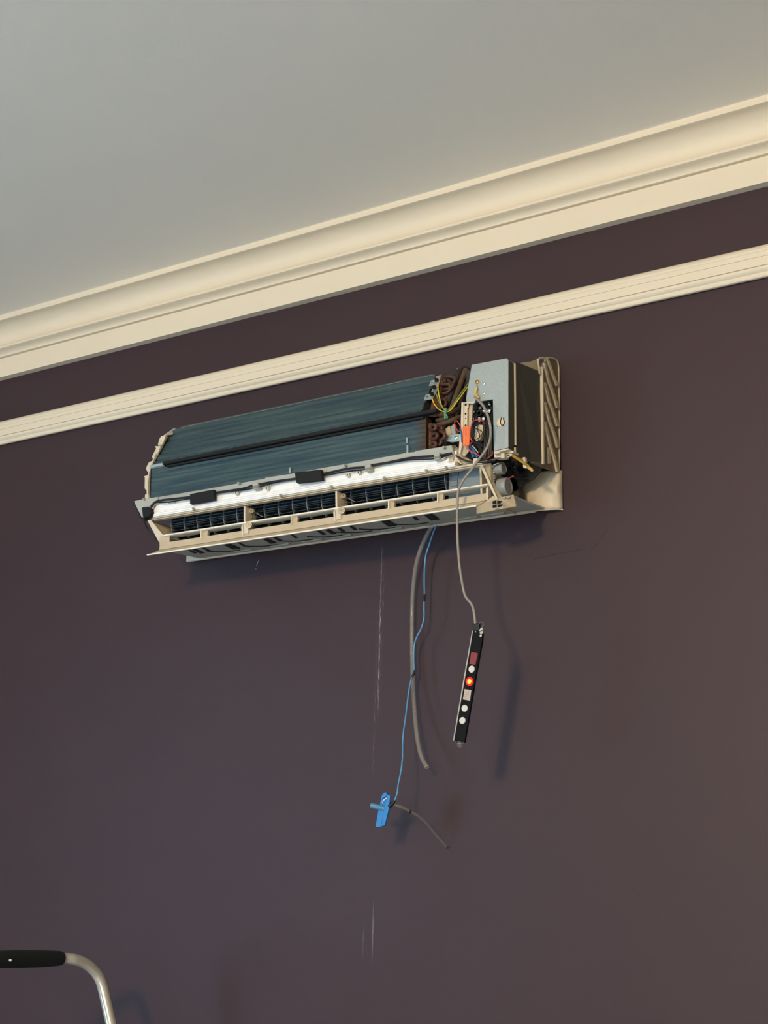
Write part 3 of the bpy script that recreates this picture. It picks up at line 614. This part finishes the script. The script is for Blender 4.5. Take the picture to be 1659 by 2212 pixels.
def pipe(name, m, pts, r, seg=12):
    return MB().tube([at(*p) for p in pts], r, seg=seg).build(name, m, AC, smooth=True)
pipe('return_bend', M_COPPER, [(952, 850, .130), (960, 850, .142), (968, 846.5, .148), (975, 838, .148), (982, 825, .142), (982, 817, .134), (975, 814.5, .126), (966, 815, .115)], .0030)
pipe('return_bend', M_COPPER, [(952, 832, .122), (962, 830.5, .138), (970, 831, .142), (972, 836, .142), (968, 840, .140), (958, 841, .128)], .0030)
pipe('return_bend', M_COPPER, [(950, 866, .135), (958, 862, .148), (963, 866, .152), (963, 874, .153), (958, 879, .152), (950, 880, .140)], .0030)
pipe('return_bend', M_COPPER, [(938, 880, .152), (946, 876, .162), (951, 880, .164), (950, 886, .164), (940, 890, .156)], .0028)
pipe('return_bend', M_COPPER, [(950, 818, .104), (960, 822, .116), (962, 828, .120), (954, 834, .116)], .0028)
pipe('return_bend', M_COPPER, [(952, 848, .118), (962, 852, .130), (965, 858, .134), (954, 864, .128)], .0028)
for a in ([(929, 921, .172), (938, 918, .184), (942, 923, .186), (938, 928, .185), (929, 929, .174)],
          [(932, 939, .172), (941, 936, .184), (945, 941, .186), (941, 947, .185), (931, 948, .174)],
          [(932, 957, .172), (939, 955, .182), (942, 959, .184), (938, 964, .183), (930, 964, .174)],
          [(940, 932, .165), (952, 932, .176), (960, 937, .180), (960, 945, .180), (952, 950, .178), (942, 950, .168)],
          [(938, 944, .168), (948, 948, .176), (953, 954, .178), (948, 961, .176), (938, 962, .168)],
          [(940, 921, .160), (950, 921, .170), (955, 926, .172), (950, 931, .170)]):
    pipe('return_bend', M_COPPER, a, .0036)
for a in ([(945, 896, .160), (960, 894, .162), (975, 890.5, .155), (990, 884, .140)], [(946, 918, .165), (962, 913, .165), (980, 906, .160), (996, 900, .145)],
          [(944, 908, .150), (960, 905, .155), (978, 897, .145)]):
    pipe('copper_pipe', M_INSUL, a, .0046)
pipe('suction_pipe', M_INSUL, [(1006, 800, .105), (1001, 812, .115), (993, 832, .125), (984, 856, .132), (974, 884, .136), (968, 900, .136)], .0064)
pipe('suction_pipe', M_INSULD, [(962, 886, .142), (968, 868, .143), (977, 845, .138), (987, 818, .128), (994, 802, .114), (1002, 796, .100), (1010, 798, .088)], .0054)
pipe('liquid_pipe', M_INSULD, [(975, 822, .112), (982, 810, .110), (990, 796, .104)], .0050)
pipe('liquid_pipe', M_INSULD, [(985, 900, .118), (994, 872, .118), (1003, 842, .114), (1008, 815, .105)], .0052)
MB().plate([(948, 815), (1012, 798), (1015, 985), (935, 985)], .085, .003).build('pipe_bay_shade', mat('shaded_bay_plastic', (70, 60, 50), 0.7, var=.2, vscale=60), AC)  # dark brown sheet: the bay's inner shade put into its colour
MB().sheet([(988, 794, .110), (991, 793.5, .110), (989, 797, .112), (986, 798, .112)], .001).build('foil_scrap', M_ALU, AC)
# steel saddle with screw, cream blocks beneath the pipes
MB().sheet([(962, 942, .170), (971, 937.5, .172), (971, 939, .172), (994, 937, .172), (992, 953, .172), (976, 955.5, .172), (964, 953, .170)], .002).build('pipe_saddle', M_GALV, AC, bevel=.0005)
MB().lathe(at(986, 945.5, .172), (0, -1, 0), [(0, .0036), (.0016, .0032), (.0026, .001), (.0027, 0)], 16).build('saddle_screw', M_SILV, AC, smooth=True)
MB().sheet([(957, 930, .160), (971, 919, .158), (975, 938, .158), (962, 943, .160)], .01).build('cream_block', M_CREAM2, AC, bevel=.001)
MB().sheet([(972, 922, .156), (981, 915, .154), (985, 938, .154), (976, 939, .156)], .01).build('cream_block', M_GREYP, AC, bevel=.001)
MB().sheet([(975, 962, .176), (981, 981, .182), (985, 997, .178), (1000, 1004, .172), (1022, 1000, .165), (1015, 990, .15), (995, 986, .15), (983, 962, .16)], .004).build('side_gutter', M_CREAM2, AC)
MB().tube([at(x, y, .178) for x, y in [(985, 984), (1000, 993), (1018, 998), (1045, 999), (1070, 995)]], .0012, seg=7).build('black_lead', M_BLACKR, AC)
MB().tube([at(x, y, .176) for x, y in [(990, 986), (1012, 995), (1040, 997), (1062, 993), (1080, 990)]], .0010, seg=7).build('black_lead', mat('brown_lead', (110, 94, 86), .5), AC)
MB().sheet([(1022.5, 990, .180), (1031, 989, .180), (1033, 996, .180), (1028, 1003, .180), (1021, 1003, .180)], .008).build('cable_post', M_CREAM, AC, bevel=.0008)

# earth wires and green tie
def wire(name, m, pts, r, parent=AC, seg=8, sm=6):
    return MB().tube([at(*p) for p in pts], r, seg=seg, smooth=sm).build(name, m, parent, smooth=True)
wire('earth_wire', M_YELLOW, [(933.6, 860, .152), (936, 868, .158), (941, 877, .163), (949, 885, .168), (960, 889.5, .171), (970, 888, .171), (979, 879, .168), (989, 865, .165), (998, 853, .160), (1010, 836, .145)], .0012)
wire('earth_wire', M_GREEN, [(939, 843, .142), (943, 853, .150), (947, 864, .158), (952, 875, .164), (957, 882, .168), (963, 885.5, .170), (971, 883, .170), (980, 873, .168), (992, 855, .163), (1011, 829, .142)], .0013)
wire('earth_wire', M_YELLOW, [(946, 829, .130), (946.5, 842, .142), (948, 853, .152), (950.4, 864, .158), (953, 874, .163), (960, 886, .169)], .0012)
MB().tube([at(x, y, .174) for x, y in [(961, 883), (963, 886), (962, 893), (962, 898), (961.5, 905)]], .0026, radii=[.0030, .0034, .0024, .0026, .0022]).build('wire_tie', M_TIE, AC, smooth=True)
MB().tube([at(x, y, .174) for x, y in [(962, 895), (966, 900), (966, 904)]], .0016).build('wire_tie', M_TIE, AC, smooth=True)

# terminal bracket, terminal block, clutter
tb = MB().plate([(996.6, 869), (1001, 868.5), (1001, 921), (998, 960), (994, 982), (990, 978), (994.5, 930)], .1845, .003).build('terminal_bracket', M_CREAM, AC, bevel=.0005)
MB().plate([(1001, 869), (1011.5, 869.5), (1012, 880), (1009.5, 880), (1009, 922), (1001, 922)], .182, .003).build('bracket_flange', M_CREAM, tb, bevel=.0005)
MB().plate([(1009, 874), (1021, 873), (1018, 922), (1009, 922)], .176, .003).build('bracket_flange', M_CREAM2, tb, bevel=.0005)
MB().plate([(994, 935), (1014, 935), (1013, 974), (1003, 986), (991, 979)], .175, .003).build('bracket_skirt', M_CREAM2, tb, bevel=.0005)
for px, py, r in ((1006, 874, .0024), (1005.8, 894, .0019), (1005.6, 904, .0010), (1005.8, 919, .0018)):
    MB().lathe(at(px, py, .1823), (0, -1, 0), [(0, r), (.0004, r)], 12).build('bracket_hole', M_HOLE, tb)
blk = MB().plate([(1019, 869), (1064, 866), (1064, 921), (1018, 921)], .155, .03).build('terminal_block', mat('black_bakelite', (26, 26, 28), 0.45), AC, bevel=.001)
for a in ((1027, 872, 1032, 884), (1029, 886, 1041, 898), (1026, 898, 1031, 910), (1050, 868, 1054, 880), (1047, 882, 1052, 900), (1050, 895, 1056, 915)):
    MB().plate([(a[0], a[1]), (a[2], a[1]-.6), (a[2], a[3]-.6), (a[0], a[3])], .160, .01).build('block_rib', M_BLACKR, blk, bevel=.0006)
for px, py, d, r in ((1022, 889, .161, .0042), (1020.5, 905, .162, .0044), (1044.4, 904.5, .162, .0044), (1056.5, 887.5, .162, .0046), (1045.5, 888, .160, .0038), (1058, 873, .160, .0034), (1057, 905, .160, .0030)):
    MB().lathe(at(px, py, d-.002), (0, -1, -.15), [(0, r), (.0018, r), (.0032, r*.55), (.0034, 0)], 16).build('terminal_screw', M_SILV, blk, smooth=True)
MB().lathe(at(1035.5, 893, .165), (0, -1, 0), [(0, .0054), (.002, .0054), (.002, .0036), (0, .0034)], 20).build('terminal_ring', M_BLACKR, blk, smooth=True)
MB().plate([(1033, 879), (1039, 878), (1039, 884), (1034, 884.5)], .164, .003).build('terminal_lug', M_ALU, blk, bevel=.0005)
MB().plate([(1032, 901), (1037, 900.5), (1037, 911), (1033, 911)], .166, .003).build('terminal_lug', M_ALU, blk, bevel=.0005)
# connector, black leads, blue leads, red loops, orange tag
MB().sheet([(1022.5, 945, .168), (1026, 922, .170), (1034, 917, .172), (1043, 918, .170), (1043, 935, .170), (1036, 950, .168), (1029, 955, .168)], .012).build('pale_plug', M_PAPER, AC, bevel=.0012)
for pts in ([(1020, 924), (1030, 926), (1042, 934), (1036, 944), (1026, 952)], [(1022, 921), (1026, 935), (1022, 950)], [(1034, 916), (1031, 928), (1036, 940), (1033, 953)]):
    MB().tube([at(x, y, .176) for x, y in pts], .0008, seg=6).build('black_lead', M_BLACKR, AC)
for pts, r in (([(1046, 916), (1047.5, 935), (1048, 955), (1046, 975), (1044, 992)], .0030), ([(1052, 915), (1053, 935), (1052, 955), (1050, 978), (1047, 993)], .0030),
               ([(1058, 912), (1059, 935), (1058, 958), (1056, 985)], .0034), ([(1062, 925), (1062, 950), (1061, 985)], .0030), ([(1016, 950), (1026, 956), (1036, 958), (1044, 966)], .0040),
               ([(1014, 962), (1030, 962), (1040, 972), (1042, 990)], .0040), ([(1037, 955), (1036, 972), (1033, 990)], .0030), ([(1020, 985), (1030, 992), (1050, 992), (1064, 980)], .0034)):
    MB().tube([at(x, y, .166) for x, y in pts], r, seg=9).build('black_lead', M_BLACKR, AC, smooth=True)
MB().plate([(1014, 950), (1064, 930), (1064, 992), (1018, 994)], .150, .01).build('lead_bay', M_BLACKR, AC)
for pts, r in (([(1016, 962), (1021, 969), (1028, 981), (1032, 989)], .0030), ([(1014, 969), (1019, 977), (1024, 988)], .0028)):
    MB().tube([at(x, y, .174) for x, y in pts], r).build('blue_lead', M_BLUED, AC, smooth=True)
MB().tube([at(x, y, .180) for x, y in [(1021, 963), (1027, 970), (1033, 978)]], .0010).build('pale_lead', M_PAPER, AC)
MB().tube([at(x, y, .187) for x, y in [(994, 926), (994.6, 931), (996.5, 937), (997.5, 946), (998, 955)]], .0016).build('blue_lead', M_BLUED, AC, smooth=True)
wire('red_lead', M_RED, [(1047, 917, .180), (1044, 911, .186), (1039, 908, .189), (1032, 907, .191), (1026, 908, .191), (1021, 912, .191), (1017.5, 920, .191), (1015.5, 931, .191), (1015, 940, .191), (1017, 948, .191), (1020, 953, .190), (1018, 957, .189), (1013.5, 961, .188), (1012, 967, .188), (1014, 973, .188), (1020, 977, .187), (1028, 980.5, .186), (1037, 986, .182)], .0011)
wire('red_lead', M_RED, [(995.5, 926, .184), (993.5, 919, .187), (990, 912.5, .188), (986, 909, .188), (982.6, 911, .188), (982.6, 917, .188), (985, 925, .188), (989, 930, .187), (993, 933, .185)], .0010)
wire('red_lead', M_RED, [(1065, 974, .178), (1064, 980, .178), (1059, 986, .176), (1053, 990, .172)], .0010)
tag = MB().plate([(999, 922), (1014.9, 920), (1013.2, 961.8), (999.8, 963.8)], .193, .002).build('orange_label', M_ORANGE, AC, bevel=.0004)
for k, pxx in enumerate((1003.2, 1007.0, 1010.6)):
    seg_ = MB(); y = 929.0
    while y < (958 if k < 2 else 955):
        l = random.uniform(.7, 1.7)
        seg_.plate([(pxx-.6, y), (pxx+.4, y-.2), (pxx+.3+random.uniform(-.3, .3), y+l), (pxx-.6, y+l)], .1934, .0006)
        y += l+random.uniform(.7, 1.4)
    seg_.build('label_print', M_PRINT, tag)
MB().tube([at(1030.8, 833, .1875), at(1030, 838, .1885)], .0014, smooth=1).build('earth_lug', M_SILV, AC)
wire('earth_wire', mat('amber_wire', (226, 176, 70), .45), [(1030.2, 837, .188), (1028, 845, .189), (1028, 851, .190), (1031, 856, .191), (1033.5, 860, .191)], .0020)

# ------------------------------------------------------------------ hanging things
def strand(name, m, pts, r, label, cat, seg=10):
    o_ = MB().tube([at(*p) for p in pts], r, seg=seg).build(name, m, None, smooth=True)
    o_['label'] = label; o_['category'] = cat
    return o_
SD = .205
strand('power_cable', M_CABLE, [(1025, 857, .192), (1029, 861.5, .194), (1034.7, 866.5, .196), (1044.4, 877.4, .198), (1051.6, 893, .200), (1056.4, 907.5, .201), (1059.3, 923, .202), (1059.8, 942, .203), (1055, 960.5, .204), (1046.8, 976, .206), (1032, 995.5, .208), (1018, 1015, .209), (1003, 1034, .209), (994, 1050.5, .209), (990, 1062, .208), (988, 1086, .207),
       (987.8, 1128, .207), (988.6, 1165, .206), (992, 1215, .206), (996.7, 1249, SD), (1002.8, 1280, SD), (1008, 1292, SD), (1017.5, 1303.5, SD), (1023, 1317, SD), (1027, 1347, SD)], .0025,
       'long grey sheathed cable from the terminal box down to the black strip', 'cable', 12)
# drain hose: hollow translucent tube
hp = [(936.0, 1133.5, .045), (926.8, 1147, .043), (914.6, 1171.5, .038), (905, 1196, .032), (898, 1223, .026), (893.6, 1255.6, .021), (890.9, 1289.5, .018), (890, 1323.4, .016), (889.7, 1360, .016), (889.8, 1400, .016), (890.9, 1454, .018), (893.6, 1508.5, .022), (896.5, 1549, .027), (900.6, 1590, .034), (907, 1624, .040), (914.5, 1644, .044), (923.2, 1658, .047)]
hose = MB().tube([at(*p) for p in hp], .0044, seg=14, caps=False).build('drain_hose', M_HOSE, None, smooth=True)
sm = hose.modifiers.new('wall', 'SOLIDIFY'); sm.thickness = .0011; sm.offset = -1
MB().lathe(at(922.4, 1656.6, .0467), at(923.8, 1659.5, .0474)-at(922.4, 1656.6, .0467), [(0, .0046), (.0010, .0046), (.0010, .0031), (0, .0031)], 20).build('hose_rim', mat('hose_cut_end', (176, 168, 156), .5), hose)
hose['label'] = 'curved translucent drain hose with an open end hanging on the wall'; hose['category'] = 'hose'
# blue wire with taped joints
bwp = [(943.0, 1134, .047), (936.3, 1150, .048), (926.8, 1178, .046), (920, 1200, .044), (917.2, 1228, .041), (916.7, 1256, .038), (917, 1283, .036), (916.2, 1310, .035), (916, 1335, .035), (910.5, 1356, .035), (901, 1375, .034), (895.6, 1391, .032), (893.8, 1418, .030), (894.4, 1449, .031), (891, 1461, .032), (887.5, 1471, .036), (882.7, 1497.7, .042), (877.3, 1542.4, .054), (871.3, 1587, .066), (870, 1617, .074), (869.8, 1637, .080), (866.5, 1664.5, .087), (860.6, 1695, .094), (858, 1714, .098), (852, 1730, .100), (846, 1738, .100)]
BW = strand('blue_wire', M_BLUE, bwp, .0017, 'thin bright blue wire hanging beside the translucent hose', 'wire')
MB().tube([at(917, 1284, .037), at(916.8, 1291, .0365), at(916.4, 1299, .036)], .0021, smooth=2).build('tape_joint', M_BLACKR, BW, smooth=True)
MB().tube([at(894.8, 1448, .0325), at(894, 1454, .033), at(890, 1463, .034)], .0024, smooth=2).build('tape_joint', M_BLACKR, BW, smooth=True)
MB().tube([at(853, 1729, .1005), at(848, 1736, .1005), at(841, 1742, .100)], .0032, smooth=2, radii=[.0022, .0036, .0046]).build('tape_joint', M_BLACKR, BW, smooth=True)
# blue clip
CL = thing('wire_clip', at(826, 1750, .1), 'bright blue plastic clip with a side peg on the end of the blue wire', 'clip')
MB().plate([(836, 1716), (842.5, 1718.5), (839.9, 1746), (830.8, 1783), (823, 1786), (828, 1757), (832.5, 1733)], .104, .006).build('clip_bar', M_TAGB, CL, bevel=.0008)
MB().plate([(833, 1711.4), (836.5, 1716.5), (833.2, 1736), (828, 1760), (822.5, 1786.5), (810.4, 1787.2), (816.3, 1753), (821, 1733), (824.3, 1719), (828, 1714.5)], .1005, .008).build('clip_bar', M_TAGB, CL, bevel=.001)
MB().plate([(824.5, 1717), (829.5, 1712.5), (833.2, 1711.2), (836, 1718), (829, 1723.5), (823, 1727)], .1045, .008).build('clip_latch', M_TAGB, CL, bevel=.0012)
MB().plate([(827, 1728), (834.5, 1722.5), (834.7, 1725), (828, 1730.5), (826.3, 1735), (825.3, 1735)], .1052, .0015).build('clip_stripe', M_FLECK, CL)
MB().lathe(at(800.5, 1739.5, .112), at(831, 1746.5, .100)-at(800.5, 1739.5, .112), [(0, .0044), (.0006, .0052), (.014, .0052), (.022, .0046), (.0275, .0046)], 18).build('clip_peg', M_TAGT, CL, smooth=True)
# clear rod
strand('clear_rod', M_ROD, [(849, 1738, .099), (858, 1740.5, .097), (870, 1744.5, .092), (886, 1753, .083), (896, 1758, .076), (905, 1763.5, .068), (921, 1779, .050), (938, 1799, .030), (956, 1819, .013), (964.5, 1830, .004)], .0026,
       'thin clear tube curving from the blue clip down to the wall', 'tube')
RODO = bpy.data.objects['clear_rod']
MB().lathe(at(886, 1753.4, .083), at(896, 1758, .076)-at(880, 1750, .087), [(-.0016, .0029), (.0016, .0029)], 12).build('dark_band', M_BLACKR, RODO, smooth=True)
MB().ball(at(965, 1831, .004), .0022, (1, .8, .8)).build('dark_tip', M_BLACKR, RODO, smooth=True)

# display strip hanging on the cable
ST = thing('display_strip', at(1011, 1480, SD), 'narrow black display strip with white buttons and a lit red light hanging on a cable', 'display panel')
p = [(1021.8, 1363), (1027, 1352), (1034, 1352), (1038, 1360), (1042.6, 1369), (1041.2, 1384), (1029, 1450), (1003, 1603.5), (981, 1599.5), (1001, 1483)]
case = MB().plate(p, SD, .006).build('case', M_STRIP, ST, bevel=.0008)
MB().plate([(1019.6, 1361.5), (1021.6, 1363), (1001.0, 1483), (980.6, 1600), (978.4, 1599.5), (998.7, 1480)], SD+.0005, .005).build('edge_strip', M_GREYP, ST, bevel=.0004)
MB().plate([(1019, 1346.4), (1034, 1345.6), (1035.5, 1362), (1023, 1362.5), (1021.5, 1353)], SD+.001, .007).build('cable_sleeve', M_BLACKR, ST, bevel=.0012)
MB().plate([(1018, 1408), (1032.4, 1411), (1026.6, 1436.5), (1014, 1434)], SD+.0006, .001).build('red_sticker', M_REDLAB, ST)
lab = MB().plate([(1003.5, 1488.5), (1018, 1490.6), (1015, 1513.8), (999.9, 1511)], SD+.0006, .001).build('beige_label', M_LABEL, ST)
for y in (1495, 1499.5, 1504, 1507.5):
    x = 1005.5-(y-1488)*.17
    MB().plate([(x, y), (x+9.5, y+1.4), (x+9.4, y+2.0), (x-.1, y+.6)], SD+.0009, .0004).build('label_print', M_PRINTG, lab)
for px, py in ((1019, 1445.6), (1003.8, 1530), (999, 1556.4)):
    MB().lathe(at(px, py, SD), (0, -1, 0), [(0, .0062), (.0009, .0060), (.0011, .0050), (.0011, 0)], 24).build('button', M_DOT, ST, smooth=True)
led = MB().lathe(at(1014.6, 1472.3, SD), (0, -1, 0), [(0, .0076), (.0015, .0074), (.0030, .0056), (.0034, .0044), (.0034, 0)], 24).build('red_light', M_LED, ST, smooth=True)
MB().lathe(at(1013.8, 1472, SD+.0034), (0, -1, 0), [(0, .0040), (.0008, .0034), (.0012, .0014), (.0013, 0)], 18).build('light_core', M_LEDC, led, smooth=True)
MB().lathe(at(994.5, 1601, SD-.005), at(992.5, 1613, SD-.005)-at(994.5, 1601, SD-.005), [(0, .0050), (.007, .0050), (.0105, .0040), (.0118, .0018), (.012, 0)], 18).build('clear_sensor', M_CLEAR, ST, smooth=True)
MB().tube([at(x, y, SD-.004) for x, y in [(985, 1602), (990, 1606), (996, 1605), (1002.5, 1604)]], .0011, seg=6).build('sensor_wire', M_SILV, ST)
MB().tube([at(x, y, SD-.006) for x, y in [(1034, 1348), (1038, 1343.5), (1043, 1345), (1044, 1350), (1040, 1356), (1036, 1358)]], .0006, seg=6).build('wire_loop', M_FANRING, ST)
for px, py, r in ((1038.8, 1373.4, .0022), (1027.5, 1364.5, .0012)):
    MB().lathe(at(px, py, SD), (0, -1, 0), [(0, r), (.0009, r), (.0009, r*.5), (.0002, r*.4)], 14).build('strip_screw', M_DOT, ST, smooth=True)
MB().tube([at(x, y, SD) for x, y in [(1036.5, 1363), (1039, 1359), (1043, 1358.5)]], .0016, seg=7).build('crimp_lug', M_DOT, ST, smooth=True)
MB().tube([at(x, y, SD) for x, y in [(1037, 1367), (1040, 1368.5), (1042, 1366), (1041, 1363)]], .0015, seg=7).build('crimp_lug', M_DOT, ST, smooth=True)

# ------------------------------------------------------------------ step ladder at lower left, standing sideways to the wall
base_leg = at(240, 2212, .20); top_leg = at(226, 2150, .20)
ld = (base_leg-top_leg); ld *= (1.0/-ld.z)         # per metre of fall
foot = top_leg + ld*top_leg.z
LAD = thing('step_ladder', (foot.x-.35, -.42, 0), 'grey tubular step ladder with a black foam grip, at the lower left of the wall', 'ladder')
def on(h, d): # point of the front frame at height h and depth d
    q = top_leg + ld*(top_leg.z-h); return Vector((q.x, -d, h))
corner = [at(225, 2146, .200), at(219.3, 2124, .2035), at(207, 2101, .214), at(187, 2083, .236), at(162, 2073, .262), at(131, 2070, .290)]
far = corner[-1]
dy = .70
mir = [Vector((q.x, -(dy+.10)-q.y, q.z)) for q in corner]
zt = top_leg.z
leg1 = [foot+Vector((0, 0, 0)), on(.35, .20), on(.8, .20), on(zt-.22, .20), on(zt-.10, .20), on(zt-.045, .20), on(zt-.018, .20)] + corner[1:]
leg2 = [Vector((q.x, -(dy+.10)-q.y, q.z)) for q in leg1]
MB().tube(leg1+[Vector((far.x, far.y-.06, far.z))], .0108, seg=16).build('leg', M_TUBE, LAD, smooth=True)
MB().tube(leg2+[Vector((far.x, mir[-1].y+.06, far.z))], .0108, seg=16).build('leg', M_TUBE, LAD, smooth=True)
grip = MB().tube([(far.x, far.y+.001, far.z), (far.x, far.y-.004, far.z), (far.x, far.y-.045, far.z), (far.x, -.40, far.z), (far.x, mir[-1].y+.045, far.z), (far.x, mir[-1].y+.004, far.z), (far.x, mir[-1].y-.001, far.z)], .016, seg=20, smooth=3, radii=[.0122, .0140, .0160, .0168, .0160, .0140, .0122]).build('grip', M_GRIP, LAD, smooth=True)
MB().ball(at(26, 2074, far.y*-1+.14)+Vector((.006, -.010, .0)), .0030, (1.3, .6, .8)).build('paint_fleck', M_FLECK, grip, smooth=True)
for h in (.28, .56, .84):
    a = on(h, .20)
    MB().box((a.x-.075, -.60, h-.012), (a.x+.012, -.20, h+.012)).build('tread', M_GRIP, LAD, bevel=.004)
    pass
h = .84; a = on(h, .2)
for d in (.215, .585):
    MB().tube([(a.x-.03, -d, h), (a.x-.46, -d, 0.012)], .0105, seg=14, smooth=1).build('rear_leg', M_TUBE, LAD, smooth=True)
MB().tube([(a.x-.36, -.215, .29), (a.x-.36, -.585, .29)], .008, seg=12, smooth=1).build('brace', M_TUBE, LAD, smooth=True)
for q in (leg1[0], leg2[0], Vector((a.x-.46, -.215, .012)), Vector((a.x-.46, -.585, .012))):
    MB().lathe((q.x, q.y, 0.0), (0, 0, 1), [(0, .016), (.03, .015), (.035, .011)], 14).build('rubber_foot', M_BLACKR, LAD, smooth=True)
